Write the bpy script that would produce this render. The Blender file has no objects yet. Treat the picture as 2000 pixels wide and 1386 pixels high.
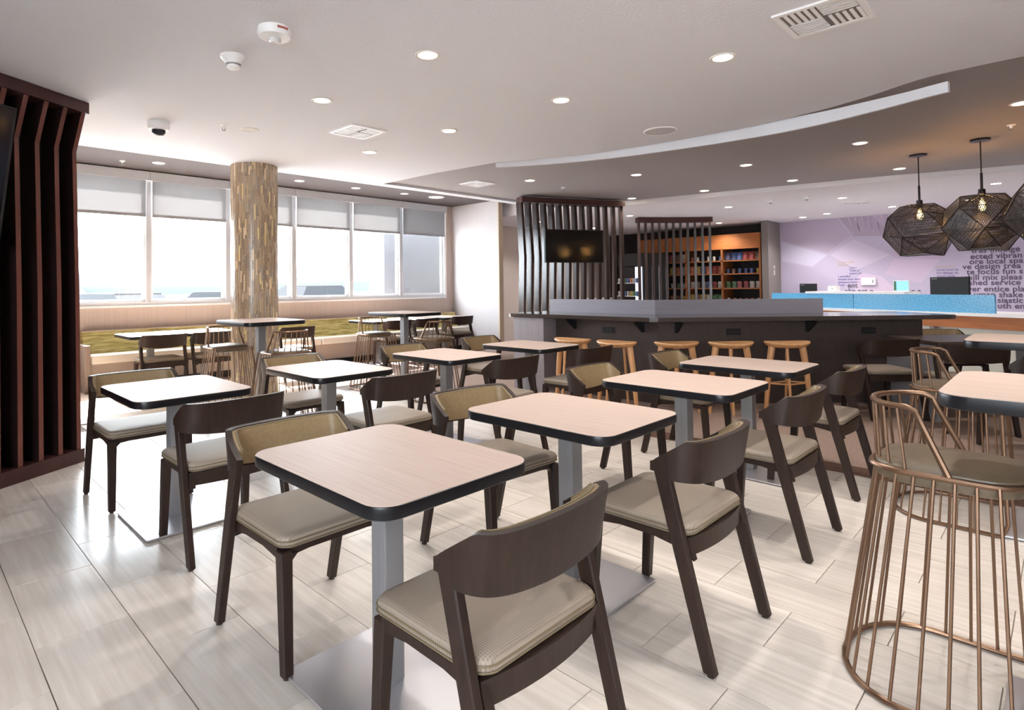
import bpy, bmesh, math, random
from mathutils import Vector, Matrix
random.seed(7)
sc = bpy.context.scene
col = sc.collection
PI = math.pi

def lin(c):
    return tuple(((v/255)/12.92 if v/255 <= .04045 else ((v/255+.055)/1.055)**2.4) for v in c) + (1.0,)

# ------------------------------------------------------------------ camera
EYE = 1.30
cam_d = bpy.data.cameras.new('camera')
cam = bpy.data.objects.new('camera', cam_d); col.objects.link(cam)
cam_d.sensor_width = 36; cam_d.lens = 1150.96/2000*36
cam_d.shift_x = (1000-915.13)/2000; cam_d.shift_y = -(693-532.31)/2000
cam_d.clip_start = .05; cam_d.clip_end = 600
yaw, pitch, roll = 0.7756522, 0.0226924, -0.0111809
_r = Vector((math.cos(yaw), -math.sin(yaw), 0)); _f = Vector((math.sin(yaw), math.cos(yaw), 0)); _u = Vector((0, 0, 1))
_f2 = _f*math.cos(pitch)+_u*math.sin(pitch); _u2 = _u*math.cos(pitch)-_f*math.sin(pitch)
_r3 = _r*math.cos(roll)+_u2*math.sin(roll); _u3 = _u2*math.cos(roll)-_r*math.sin(roll)
M = Matrix((_r3, _u3, -_f2)).transposed().to_4x4(); M.translation = (0, 0, EYE)
cam.matrix_world = M
sc.camera = cam

# ------------------------------------------------------------------ world, sun, exposure
w = bpy.data.worlds.new('hazy_sky'); sc.world = w; w.use_nodes = True
nt = w.node_tree; nt.nodes.clear()
wo = nt.nodes.new('ShaderNodeOutputWorld'); bg = nt.nodes.new('ShaderNodeBackground')
bg.inputs['Color'].default_value = (.86, .93, 1.0, 1); bg.inputs['Strength'].default_value = 6.0
nt.links.new(bg.outputs[0], wo.inputs[0])
sd = bpy.data.lights.new('sun', 'SUN'); sd.energy = 15.0; sd.angle = .02; sd.color = (1, .98, .96)
sun = bpy.data.objects.new('sun', sd); col.objects.link(sun); sun.rotation_euler = (math.radians(-42), math.radians(14), 0)
sun.location = (0, 0, 20)
for i, (u0, u1) in enumerate(((0.4, 3.8), (3.8, 8.4), (-3.2, .625))):     # sampling portals over the window openings
    ad = bpy.data.lights.new('window_portal', 'AREA'); ad.shape = 'RECTANGLE'; ad.size = u1-u0; ad.size_y = 1.75
    ad.cycles.is_portal = True
    ao = bpy.data.objects.new('window_portal', ad); col.objects.link(ao)
    ao.location = ((u0+u1)/2, 9.42, 1.98) if i < 2 else (-3.38, (u0+u1)/2, 1.78); ao.rotation_euler = (-PI/2, 0, 0) if i < 2 else (-PI/2, 0, PI/2)
sc.view_settings.view_transform = 'Standard'; sc.view_settings.look = 'None'
sc.view_settings.gamma = 1; sc.view_settings.use_curve_mapping = False
sc.view_settings.exposure = 2.15
sc.cycles.use_denoising = True
sc.cycles.max_bounces = 10; sc.cycles.diffuse_bounces = 6; sc.cycles.transparent_max_bounces = 24
sc.cycles.sample_clamp_indirect = 6.0; sc.cycles.caustics_reflective = False; sc.cycles.caustics_refractive = False

# ------------------------------------------------------------------ materials
MATS = {}
def mat(name, rgb, rough=.5, metal=0.0, spec=.5, noise=None, bump=None, emit=None, coat=0):
    """noise=(rgb2, scale xyz, amount detail) mixes a stretched noise colour; bump=(scale xyz, strength)"""
    if name in MATS: return MATS[name]
    m = bpy.data.materials.new(name); m.use_nodes = True
    n = m.node_tree.nodes; l = m.node_tree.links; b = n['Principled BSDF']
    b.inputs['Base Color'].default_value = lin(rgb); b.inputs['Roughness'].default_value = rough
    b.inputs['Metallic'].default_value = metal; b.inputs['Specular IOR Level'].default_value = spec
    b.inputs['Coat Weight'].default_value = coat
    if emit: b.inputs['Emission Color'].default_value = lin(emit[0]); b.inputs['Emission Strength'].default_value = emit[1]
    if noise or bump:
        tc = n.new('ShaderNodeTexCoord')
    if noise:
        mp = n.new('ShaderNodeMapping'); mp.inputs['Scale'].default_value = noise[1]
        nz = n.new('ShaderNodeTexNoise'); nz.inputs['Scale'].default_value = 1; nz.inputs['Detail'].default_value = 5
        cr = n.new('ShaderNodeValToRGB'); cr.color_ramp.elements[0].position = .5-noise[2]; cr.color_ramp.elements[1].position = .5+noise[2]
        cr.color_ramp.elements[0].color = lin(rgb); cr.color_ramp.elements[1].color = lin(noise[0])
        l.new(tc.outputs['Object'], mp.inputs[0]); l.new(mp.outputs[0], nz.inputs[0]); l.new(nz.outputs['Fac'], cr.inputs[0]); l.new(cr.outputs[0], b.inputs['Base Color'])
        if len(noise) > 3:        # per-object shift so that copies differ
            oi = n.new('ShaderNodeObjectInfo'); ml = n.new('ShaderNodeMath'); ml.operation = 'MULTIPLY'; ml.inputs[1].default_value = 40
            cb = n.new('ShaderNodeCombineXYZ'); l.new(oi.outputs['Random'], ml.inputs[0])
            for k in range(3): l.new(ml.outputs[0], cb.inputs[k])
            l.new(cb.outputs[0], mp.inputs['Location'])
            hs = n.new('ShaderNodeHueSaturation'); mr = n.new('ShaderNodeMapRange')
            mr.inputs['To Min'].default_value = 1-noise[3]; mr.inputs['To Max'].default_value = 1+noise[3]
            l.new(oi.outputs['Random'], mr.inputs['Value']); l.new(mr.outputs[0], hs.inputs['Value']); l.new(cr.outputs[0], hs.inputs['Color']); l.new(hs.outputs[0], b.inputs['Base Color'])
    if bump:
        mp2 = n.new('ShaderNodeMapping'); mp2.inputs['Scale'].default_value = bump[0]
        nz2 = n.new('ShaderNodeTexNoise'); nz2.inputs['Scale'].default_value = 1; nz2.inputs['Detail'].default_value = 3
        bp = n.new('ShaderNodeBump'); bp.inputs['Strength'].default_value = bump[1]; bp.inputs['Distance'].default_value = .01
        l.new(tc.outputs['Object'], mp2.inputs[0]); l.new(mp2.outputs[0], nz2.inputs[0]); l.new(nz2.outputs['Fac'], bp.inputs['Height']); l.new(bp.outputs[0], b.inputs['Normal'])
    MATS[name] = m
    return m

def weave(name, rgb, rgb2, s=260, rough=.55, bumpk=.25):
    """basket-woven vinyl: two crossed waves"""
    m = mat(name, rgb, rough); n = m.node_tree.nodes; l = m.node_tree.links; b = n['Principled BSDF']
    tc = n.new('ShaderNodeTexCoord'); ws = []
    for d in ('X', 'Y'):
        wv = n.new('ShaderNodeTexWave'); wv.bands_direction = d; wv.inputs['Scale'].default_value = s/6.0; wv.inputs['Distortion'].default_value = .4
        l.new(tc.outputs['Object'], wv.inputs[0]); ws.append(wv)
    mu = n.new('ShaderNodeMath'); mu.operation = 'MULTIPLY'; l.new(ws[0].outputs['Fac'], mu.inputs[0]); l.new(ws[1].outputs['Fac'], mu.inputs[1])
    mx = n.new('ShaderNodeMix'); mx.data_type = 'RGBA'; mx.inputs['A'].default_value = lin(rgb); mx.inputs['B'].default_value = lin(rgb2)
    l.new(mu.outputs[0], mx.inputs['Factor']); l.new(mx.outputs['Result'], b.inputs['Base Color'])
    bp = n.new('ShaderNodeBump'); bp.inputs['Strength'].default_value = bumpk; bp.inputs['Distance'].default_value = .002
    l.new(mu.outputs[0], bp.inputs['Height']); l.new(bp.outputs[0], b.inputs['Normal'])
    return m

def mixmat(name, build):
    m = bpy.data.materials.new(name); m.use_nodes = True; m.node_tree.nodes.clear()
    out = m.node_tree.nodes.new('ShaderNodeOutputMaterial'); build(m.node_tree.nodes, m.node_tree.links, out); MATS[name] = m
    return m

def glass_nodes(tint, gloss):
    def f(n, l, out):
        t = n.new('ShaderNodeBsdfTransparent'); t.inputs[0].default_value = tint
        g = n.new('ShaderNodeBsdfGlossy'); g.inputs['Roughness'].default_value = .02
        mx = n.new('ShaderNodeMixShader'); mx.inputs[0].default_value = gloss
        l.new(t.outputs[0], mx.inputs[1]); l.new(g.outputs[0], mx.inputs[2]); l.new(mx.outputs[0], out.inputs[0])
    return f
M_glass = mixmat('window_glass', glass_nodes((.97, .98, .98, 1), .05))
M_bulbglass = mixmat('bulb_glass', glass_nodes((1, .85, .6, 1), .08))
def shade_nodes(n, l, out):
    t = n.new('ShaderNodeBsdfTransparent'); t.inputs[0].default_value = (.9, .9, .92, 1)
    tr = n.new('ShaderNodeBsdfTranslucent'); tr.inputs[0].default_value = (.27, .262, .258, 1)
    d = n.new('ShaderNodeBsdfDiffuse'); d.inputs[0].default_value = (.42, .42, .44, 1)
    m1 = n.new('ShaderNodeMixShader'); m1.inputs[0].default_value = .5
    m2 = n.new('ShaderNodeMixShader'); m2.inputs[0].default_value = .975
    l.new(d.outputs[0], m1.inputs[1]); l.new(tr.outputs[0], m1.inputs[2]); l.new(t.outputs[0], m2.inputs[1]); l.new(m1.outputs[0], m2.inputs[2]); l.new(m2.outputs[0], out.inputs[0])
M_shade = mixmat('roller_shade_fabric', shade_nodes)

M_wood = mat('dark_chair_wood', (52, 36, 29), .42, spec=.32, noise=((35, 25, 21), (60, 60, 6), .25), bump=((90, 90, 8), .04))
M_seat = weave('woven_seat_vinyl', (152, 138, 124), (118, 106, 94))
M_pad = mat('tan_back_pad', (146, 124, 92), .48, noise=((128, 107, 77), (60, 60, 60), .3), bump=((180, 180, 180), .08))
M_pipe = mat('seat_piping', (112, 98, 74), .55)
M_top = mat('table_laminate', (194, 174, 163), .5, spec=.3, noise=((178, 157, 144), (130, 3, 20), .22, .02))
M_edge = mat('black_edge_band', (20, 20, 24), .32, spec=.35)
M_post = mat('grey_post_metal', (146, 146, 149), .38, .4)
M_steel = mat('brushed_steel_plate', (222, 222, 228), .34, .9)
M_black = mat('matte_black', (18, 18, 20), .5)
M_bronze = mat('bronze_rod', (128, 100, 80), .34, .85)
M_bronze_seat = mat('brown_stool_vinyl', (106, 91, 72), .42, noise=((92, 78, 61), (40, 40, 40), .3), bump=((160, 160, 160), .06))
M_oak = mat('natural_oak', (220, 170, 120), .45, noise=((202, 148, 98), (30, 30, 4), .25))
M_ceil = mat('white_ceiling_paint', (222, 223, 228), .9, spec=.1, bump=((55, 55, 55), .22))
M_tray = mat('taupe_ceiling_paint', (166, 162, 162), .9, spec=.1, bump=((55, 55, 55), .1))
M_lobbyc = mat('lobby_ceiling_paint', (226, 222, 224), .9, spec=.1)
M_winc = mat('shaded_taupe_window_ceiling', (92, 86, 86), .9, spec=.1)  # taupe paint darkened further: shade from grazing window light put into the colour
M_paper = mat('linen_wallpaper', (198, 182, 172), .8, spec=.2, noise=((182, 166, 156), (70, 70, 1.2), .3), bump=((120, 120, 3), .06))
M_papercool = mat('pale_linen_wallpaper', (196, 190, 190), .62, spec=.35, noise=((184, 176, 176), (70, 70, 1.2), .3), bump=((120, 120, 3), .05))
M_tan = mat('tan_wall_edge', (196, 176, 152), .8)
M_beige = mat('beige_wall_paint', (206, 192, 182), .85, spec=.2)
M_alu = mat('window_aluminium', (206, 208, 212), .4, .25)
M_white = mat('white_satin', (236, 235, 235), .4)
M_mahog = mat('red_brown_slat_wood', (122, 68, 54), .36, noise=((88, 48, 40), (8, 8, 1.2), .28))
M_mahogd = mat('dark_mahogany', (70, 36, 32), .45, noise=((54, 27, 25), (20, 20, 2), .3))
M_espr = mat('espresso_slat_wood', (58, 42, 39), .26, noise=((44, 31, 29), (12, 12, 1.5), .3))
M_bar = mat('bar_wood_panel', (74, 63, 60), .42, noise=((60, 50, 48), (40, 40, 4), .3))
M_bartop = mat('bar_top_dark_stone', (70, 60, 57), .16, noise=((52, 44, 42), (6, 6, 6), .3), coat=.4)
M_riser = mat('bar_riser_grey', (150, 146, 156), .4, noise=((138, 134, 143), (3, 3, 30), .3))
M_carpet = mat('brown_carpet', (168, 146, 134), .95, spec=.05, noise=((142, 122, 112), (60, 60, 60), .25), bump=((300, 300, 300), .3))
M_carpetb = mat('carpet_border', (118, 92, 80), .95, spec=.05, noise=((98, 76, 66), (60, 60, 60), .25))
M_woodfloor = mat('tan_floor_window_side', (206, 184, 164), .4, noise=((188, 164, 142), (2, 40, 4), .3))
M_grout = mat('tile_grout', (150, 140, 132), .85, spec=.1)
M_tile = mat('wood_grain_tile', (224, 216, 208), .26, noise=((200, 189, 178), (44, 2.0, 10), .27, .05), bump=((70, 4, 10), .03))
M_lensl = mat('lit_downlight_lens', (255, 244, 225), .5, emit=((255, 236, 205), 9.0))
M_lensoff = mat('unlit_downlight_lens', (215, 212, 210), .4)
M_trim = mat('downlight_trim', (225, 220, 214), .4)
M_grey = mat('grey_plastic', (150, 150, 152), .5)
M_screen = mat('black_screen', (10, 11, 13), .12)
M_blue = mat('glitter_blue_panel', (62, 150, 206), .25, noise=((124, 194, 228), (60, 60, 60), .14))
M_orange = mat('orange_wood', (178, 108, 52), .5, noise=((150, 84, 38), (3, 3, 30), .3))
M_shelf = mat('market_shelf_wood', (140, 84, 44), .5)
M_dkwall = mat('dark_market_back', (40, 30, 30), .7)
M_pillar = mat('taupe_pillar_paint', (128, 120, 116), .7)

# ------------------------------------------------------------------ mesh helpers
def nbm(): return bmesh.new()
def box(bm, x0, x1, y0, y1, z0, z1, bev=0):
    m = Matrix.Translation(((x0+x1)/2, (y0+y1)/2, (z0+z1)/2)) @ Matrix.Diagonal((x1-x0, y1-y0, z1-z0, 1))
    r = bmesh.ops.create_cube(bm, size=1, matrix=m)
    if bev:
        vs = set(r['verts']); es = [e for e in bm.edges if e.verts[0] in vs and e.verts[1] in vs]
        bmesh.ops.bevel(bm, geom=es, offset=bev, segments=2, affect='EDGES', profile=.7)
def prism(bm, pts, a, b, axis='z'):
    """polygon pts extruded between a and b along axis; pts are the other two coordinates in order"""
    def P(p, h):
        return {'z': (p[0], p[1], h), 'x': (h, p[0], p[1]), 'y': (p[0], h, p[1])}[axis]
    v0 = [bm.verts.new(P(p, a)) for p in pts]; v1 = [bm.verts.new(P(p, b)) for p in pts]
    bm.faces.new(v0); bm.faces.new(v1)
    for i in range(len(pts)):
        j = (i+1) % len(pts); bm.faces.new((v0[i], v0[j], v1[j], v1[i]))
def tube(bm, pts, r, n=8, closed=False, cap=True):
    pts = [Vector(p) for p in pts]; rings = []; N = len(pts)
    up = Vector((0, 0, 1)); prev = None
    for i, p in enumerate(pts):
        if closed: t = pts[(i+1) % N]-pts[i-1]
        else: t = pts[min(i+1, N-1)]-pts[max(i-1, 0)]
        t.normalize()
        if prev is None:
            a = up if abs(t.z) < .9 else Vector((1, 0, 0))
            x = t.cross(a).normalized()
        else:
            x = (prev-t*prev.dot(t)).normalized()
        prev = x; y = t.cross(x)
        rr = r[i] if isinstance(r, (list, tuple)) else r
        rings.append([bm.verts.new(p+x*rr*math.cos(2*PI*k/n)+y*rr*math.sin(2*PI*k/n)) for k in range(n)])
    for i in range(N if closed else N-1):
        A, B = rings[i], rings[(i+1) % N]
        for k in range(n): bm.faces.new((A[k], A[(k+1) % n], B[(k+1) % n], B[k]))
    if cap and not closed: bm.faces.new(rings[0][::-1]); bm.faces.new(rings[-1])
def lathe(bm, prof, n=24, c=(0, 0, 0)):
    rings = []
    for r, z in prof:
        if r < 1e-6: rings.append([bm.verts.new((c[0], c[1], c[2]+z))])
        else: rings.append([bm.verts.new((c[0]+r*math.cos(2*PI*k/n), c[1]+r*math.sin(2*PI*k/n), c[2]+z)) for k in range(n)])
    for A, B in zip(rings, rings[1:]):
        for k in range(n):
            k2 = (k+1) % n
            if len(A) == 1 and len(B) == 1: continue
            if len(A) == 1: bm.faces.new((A[0], B[k], B[k2]))
            elif len(B) == 1: bm.faces.new((A[k], A[k2], B[0]))
            else: bm.faces.new((A[k], A[k2], B[k2], B[k]))
def rrect(x0, x1, y0, y1, r, n=6):
    out = []
    for cx, cy, a in ((x1-r, y1-r, 0), (x0+r, y1-r, 90), (x0+r, y0+r, 180), (x1-r, y0+r, 270)):
        for k in range(n+1):
            t = math.radians(a+90*k/n); out.append((cx+r*math.cos(t), cy+r*math.sin(t)))
    return out
def loft(bm, loops, cap=True):
    vs = [[bm.verts.new(p) for p in lp] for lp in loops]; n = len(loops[0])
    for A, B in zip(vs, vs[1:]):
        for k in range(n): bm.faces.new((A[k], A[(k+1) % n], B[(k+1) % n], B[k]))
    if cap: bm.faces.new(vs[0][::-1]); bm.faces.new(vs[-1])
def scale_loop(lp, s, z, c=(0, 0)):
    return [((p[0]-c[0])*s+c[0], (p[1]-c[1])*s+c[1], z) for p in lp]

def obj(name, bm, m, parent=None, smooth=False, loc=None, rz=0):
    bmesh.ops.recalc_face_normals(bm, faces=bm.faces)
    me = bpy.data.meshes.new(name); bm.to_mesh(me); bm.free()
    if smooth:
        for p in me.polygons: p.use_smooth = True
        try: me.set_sharp_from_angle(angle=math.radians(38))
        except Exception: pass
    me.materials.append(m)
    o = bpy.data.objects.new(name, me); col.objects.link(o)
    if parent: o.parent = parent
    if loc: o.location = loc
    if rz: o.rotation_euler = (0, 0, rz)
    return o
def inst(name, me, parent, loc=(0, 0, 0), rz=0):
    o = bpy.data.objects.new(name, me); col.objects.link(o); o.parent = parent; o.location = loc; o.rotation_euler = (0, 0, rz)
    return o
def tag(o, label, cat, group=None):
    o['label'] = label; o['category'] = cat
    if group: o['group'] = group
    return o
def thing(name, label, cat, loc=(0, 0, 0), rz=0, group=None):
    o = bpy.data.objects.new(name, None); col.objects.link(o); o.location = loc; o.rotation_euler = (0, 0, rz); o.empty_display_size = .1
    return tag(o, label, cat, group)
def dup(root, loc, rz, label=None, group=None):
    def cp(o, par):
        c = o.copy(); col.objects.link(c); c.parent = par
        for ch in o.children: cp(ch, c)
        return c
    r = cp(root, None); r.location = loc; r.rotation_euler = (0, 0, rz)
    if label: r['label'] = label
    if group: r['group'] = group
    return r
def struct(name, bm, m, parent=None, **k):
    o = obj(name, bm, m, parent, **k)
    if not parent: o['kind'] = 'structure'
    return o
def boxo(name, m, parent, *a, bev=0):
    bm = nbm(); box(bm, *a, bev=bev); return obj(name, bm, m, parent)

# ================================================================== SETTING
ZC, ZT, ZW, ZL = 2.745, 2.775, 3.0, 2.70       # main, tray, window-side and lobby ceilings
VW = 9.25                                       # window wall plane
# ---- floors
bm = nbm(); box(bm, -3.2, 4.72, -3.5, 6.75, -.06, -.006); floor = struct('floor', bm, M_grout)
TU, TV, G = .31, .62, .0035
bm = nbm(); box(bm, -TU/2+G/2, TU/2-G/2, -TV/2+G/2, TV/2-G/2, -.010, 0, bev=.0012)
t0 = obj('tile', bm, M_tile, floor, loc=(0, 0, 0)); tile_me = t0.data; first = True
for k in range(-5, 13):
    u0 = .692+TU*k; off = 2.347 if k % 2 == 0 else 2.04
    for j in range(-5, 8):
        v0 = off+TV*j
        if u0 < -.9 or v0+TV < .0 - .6: continue
        if v0+TV > 6.76 or u0+TU > 4.73: continue
        if u0 < .0 and v0 < .2: continue
        if first: t0.location = (u0+TU/2, v0+TV/2, 0); first = False
        else: inst('tile', tile_me, floor, (u0+TU/2, v0+TV/2, 0))
bm = nbm(); box(bm, 4.64, 4.84, -3.5, 6.75, -.004, .006); struct('trim_1', bm, M_carpetb)
bm = nbm(); box(bm, 4.84, 9.6, -3.5, 9.25, -.06, .004); struct('floor_carpet', bm, M_carpet)
bm = nbm(); box(bm, 9.6, 14.85, -3.5, 9.25, -.06, .003); struct('floor_lobby', bm, mat('lobby_floor_tile', (206, 204, 206), .4))
bm = nbm(); box(bm, -3.2, 4.84, 6.75, 9.25, -.06, .0); struct('floor_window_side', bm, M_woodfloor)

# ---- window wall (sill wall, header, mullions, glass, shades)
bm = nbm(); box(bm, -3.2, 8.72, VW, VW+.22, -.05, 1.085); wf = struct('wall_window', bm, M_paper)
boxo('wall_header', M_paper, wf, -3.2, 8.72, VW, VW+.22, 2.93, 3.2)
boxo('wall_end', M_paper, wf, 8.45, 8.72, VW, VW+.22, 1.085, 2.93)
boxo('wall_end', M_paper, wf, -3.2, .2, VW, VW+.22, 1.085, 2.93)
muls = [.35, 1.49, 2.64, 3.78, 4.90, 6.04, 7.20, 8.38]
for i in range(7):
    a, b = muls[i], muls[i+1]
    wn = bpy.data.objects.new('window_%d' % (i+1), None); col.objects.link(wn); wn['kind'] = 'structure'; wn.location = (a, VW, 1.085)
    W = b-a; Hh = 1.845
    bm = nbm()
    box(bm, .0005, .034, -.01, .12, 0, Hh); box(bm, W-.034, W-.0005, -.01, .12, 0, Hh)
    box(bm, .034, W-.034, -.012, .12, 0, .045); box(bm, .034, W-.034, -.01, .12, Hh-.06, Hh)
    obj('window_frame', bm, M_alu, wn)
    bm = nbm(); box(bm, .034, .072, .03, .09, .045, Hh-.06); box(bm, W-.072, W-.034, .03, .09, .045, Hh-.06); box(bm, .072, W-.072, .03, .09, .045, .08)
    obj('sash', bm, M_white, wn)
    boxo('pane', M_glass, wn, .06, W-.06, .055, .062, .07, Hh-.06)
    boxo('sill', M_white, wn, .0005, W-.0005, -.03, .0, -.03, 0.0)
    s = boxo('roller_shade', M_shade, wn, .04, W-.045, -.036, -.033, 1.29, 1.80)
    boxo('hem_bar', M_grey, s, .04, W-.045, -.044, -.026, 1.255, 1.295)
    boxo('shade_cassette', M_alu, wn, .002, W-.002, -.075, -.012, 1.775, 1.90)
# ---- wing wall, other walls
bm = nbm(); box(bm, 8.60, 8.70, 7.93, VW, 0, 3.05); ww = struct('wall_wing', bm, M_papercool)
boxo('wall_end_cap', M_tan, ww, 8.598, 8.72, 7.90, 7.93, 0, 3.05)
bm = nbm(); box(bm, 8.72, 14.95, VW, VW+.2, 0, 3.1); struct('wall_lobby_back', bm, M_beige)
bm = nbm(); box(bm, -3.4, 15.0, -3.7, -3.5, -.05, 3.2); struct('wall_rear', bm, M_beige)
bm = nbm(); box(bm, -3.4, -3.2, -3.5, VW+.2, -.05, .95); wl = struct('wall_left', bm, M_beige)
boxo('wall_header', M_beige, wl, -3.4, -3.2, -3.5, VW+.2, 2.62, 3.2); boxo('wall_end', M_beige, wl, -3.4, -3.2, -3.5, -3.2, .95, 2.62); boxo('wall_end', M_beige, wl, -3.4, -3.2, .625, VW+.2, .95, 2.62)
for i in range(3):           # added windows, unseen beside the camera, to let in fill daylight
    W = 5.1/4; a = -3.2+i*W
    wn = bpy.data.objects.new('window_%d' % (i+8), None); col.objects.link(wn); wn['kind'] = 'structure'; wn.location = (-3.3, a, .95)
    bm = nbm(); box(bm, -.05, .05, 0, .035, 0, 1.67); box(bm, -.05, .05, W-.035, W-.0005, 0, 1.67); box(bm, -.05, .05, .035, W-.035, 0, .05); box(bm, -.05, .05, .035, W-.035, 1.62, 1.67); obj('window_frame', bm, M_alu, wn)
    boxo('pane', M_glass, wn, -.005, .005, .035, W-.035, .05, 1.62)
# ---- ceilings
edge = [(4.924, 6.70), (4.95, 5.637), (5.059, 4.709), (5.154, 4.512), (5.403, 3.965), (5.56, 3.424), (5.64, 2.848), (5.668, 2.346), (5.65, 1.878), (5.58, 1.449), (5.434, 1.052), (5.26, .72), (5.225, .45), (5.23, .0), (5.3, -1.2), (5.5, -3.5)]
def smooth_poly(p, n=4):
    out = []
    for i in range(len(p)-1):
        p0 = p[max(i-1, 0)]; p1 = p[i]; p2 = p[i+1]; p3 = p[min(i+2, len(p)-1)]
        for k in range(n):
            t = k/n
            out.append(tuple(.5*((2*p1[d])+(-p0[d]+p2[d])*t+(2*p0[d]-5*p1[d]+4*p2[d]-p3[d])*t*t+(-p0[d]+3*p1[d]-3*p2[d]+p3[d])*t**3) for d in (0, 1)))
    out.append(p[-1]); return out
ed = [edge[0], edge[1]]+smooth_poly(edge[2:])
bm = nbm(); prism(bm, [(-3.2, -3.5), (-3.2, 6.88), (8.9, 6.88), (8.9, 6.70)]+ed, ZC, ZC+.35); struct('ceiling', bm, M_ceil)
bm = nbm(); box(bm, 4.6, 10.6, -3.5, 6.75, ZT, ZT+.1); struct('ceiling_tray', bm, M_tray)
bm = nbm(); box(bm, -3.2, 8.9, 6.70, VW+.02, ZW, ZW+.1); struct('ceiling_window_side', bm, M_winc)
bm = nbm(); prism(bm, [(8.9, 9.25), (8.9, 6.9), (9.22, 5.75), (9.318, 5.312), (9.508, 4.206), (9.675, 3.233), (9.95, 1.654), (10.35, .383), (10.9, -1.2), (11.8, -3.5), (14.95, -3.5), (14.95, 9.25)], ZL, ZL+.3); struct('ceiling_lobby', bm, M_lobbyc)
bm = nbm(); box(bm, -3.6, 15.2, -3.9, 9.7, 3.25, 3.35); struct('roof', bm, M_white)
# curved fascia hanging just beyond the edge of the main ceiling
bm = nbm(); fe = [(5.075, 4.70), (5.175, 4.52), (5.43, 3.97), (5.59, 3.43), (5.675, 2.85), (5.71, 2.346), (5.70, 1.878), (5.65, 1.449), (5.535, 1.06), (5.42, .74), (5.37, .575)]
fp = smooth_poly(fe, 4); NP = len(fp); ra = []
for i, (x, y) in enumerate(fp):
    a, b = fp[max(i-1, 0)], fp[min(i+1, NP-1)]; tx, ty = b[0]-a[0], b[1]-a[1]; L = math.hypot(tx, ty); nx, ny = -ty/L, tx/L
    zb = 2.70-.055*min(1, i/(NP*.6)); zt = 2.772 if i < NP*.55 else 2.772-.05*min(1, (i-NP*.55)/(NP*.3))
    ra.append([bm.verts.new((x+nx*o, y+ny*o, z)) for o, z in ((0, zb), (0, zt), (.03, zt), (.03, zb))])
for A, B in zip(ra, ra[1:]):
    for k in range(4): bm.faces.new((A[k], A[(k+1) % 4], B[(k+1) % 4], B[k]))
bm.faces.new(ra[0]); bm.faces.new(ra[-1][::-1])
struct('trim_2', bm, M_ceil)

# ================================================================== LEFT SLAT SCREEN WITH TELEVISION
def slat_screen(name, label, p0, p1, n, mats, ztop, profile, depth=.15, thick=.034, base=.12, header=.09, hd=.2, bow=0.0, fan=(0, 0)):
    """profile = [(z, offset along the screen normal)] of the front edge; normal points to the diners"""
    p0, p1 = Vector(p0), Vector(p1); d = (p1-p0); L = d.length; a = math.atan2(d.y, d.x)
    t = thing(name, label, 'slat screen', (p0.x, p0.y, 0), a)
    # local x along the screen, local -y toward the diners
    arc = lambda s: -bow*4*(s/L)*(1-s/L)
    K = 10
    def strip(nm, z0, z1, y0, y1, m):
        bm = nbm(); f = [(-.035+(L+.07)*k/K) for k in range(K+1)]
        prism(bm, [(s, y0-arc(min(max(s, 0), L))) for s in f]+[(s, y1-arc(min(max(s, 0), L))) for s in reversed(f)], z0, z1); return obj(nm, bm, m, t)
    strip('header', ztop-header, ztop, -.07, hd-.05, mats[1])
    if base: strip('plinth', 0, base, -.04, hd-.05, mats[1])
    bm = nbm(); pts = [(-o, z) for z, o in profile]+[(-o+depth, z) for z, o in reversed(profile)]
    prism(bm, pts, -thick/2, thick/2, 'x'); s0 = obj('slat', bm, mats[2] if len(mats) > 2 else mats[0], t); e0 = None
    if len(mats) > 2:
        bm = nbm(); prism(bm, [(-o-.004, z) for z, o in profile]+[(-o-.0002, z) for z, o in reversed(profile)], -thick/2, thick/2, 'x'); e0 = obj('front_edge', bm, mats[0], s0)  # thin facing in the wood colour, over slat bodies coloured as shaded
    for k in range(n):
        s = L*k/(n-1); y = -arc(s)
        fr = math.radians(fan[0]+(fan[1]-fan[0])*k/(n-1))
        if k == 0: s0.location = (s, y, 0); s0.rotation_euler = (0, 0, fr)
        else:
            si = inst('slat', s0.data, t, (s, y, 0), fr)
            if e0: inst('front_edge', e0.data, si)
    return t, a
LS, la = slat_screen('slat_screen', 'red-brown slatted wood screen with a television at the left edge', (-.65, 4.28), (1.015, 5.30), 14, (M_mahog, M_mahogd, mat('shaded_slat_side', (34, 20, 20), .35)), ZC-.004,  # near-black slat sides: the shade between slats is put into their colour
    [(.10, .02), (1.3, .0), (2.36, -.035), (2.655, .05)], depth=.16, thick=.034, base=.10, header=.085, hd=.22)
boxo('backing_panel', M_black, LS, -.05, 1.98, .155, .17, .1, 2.66)
tv = thing('television', 'wall television hung on the red-brown slat screen at the left edge', 'television', (-.215, 4.55, 1.66), la); tv.rotation_euler = (math.radians(9), 0, la)
boxo('housing', M_black, tv, -.72, .72, -.19, -.15, -.02, .84, bev=.004)
boxo('screen', M_screen, tv, -.70, .70, -.192, -.189, .0, .82)
boxo('mount', M_black, tv, -.2, .2, -.15, -.06, .25, .6)

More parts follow.
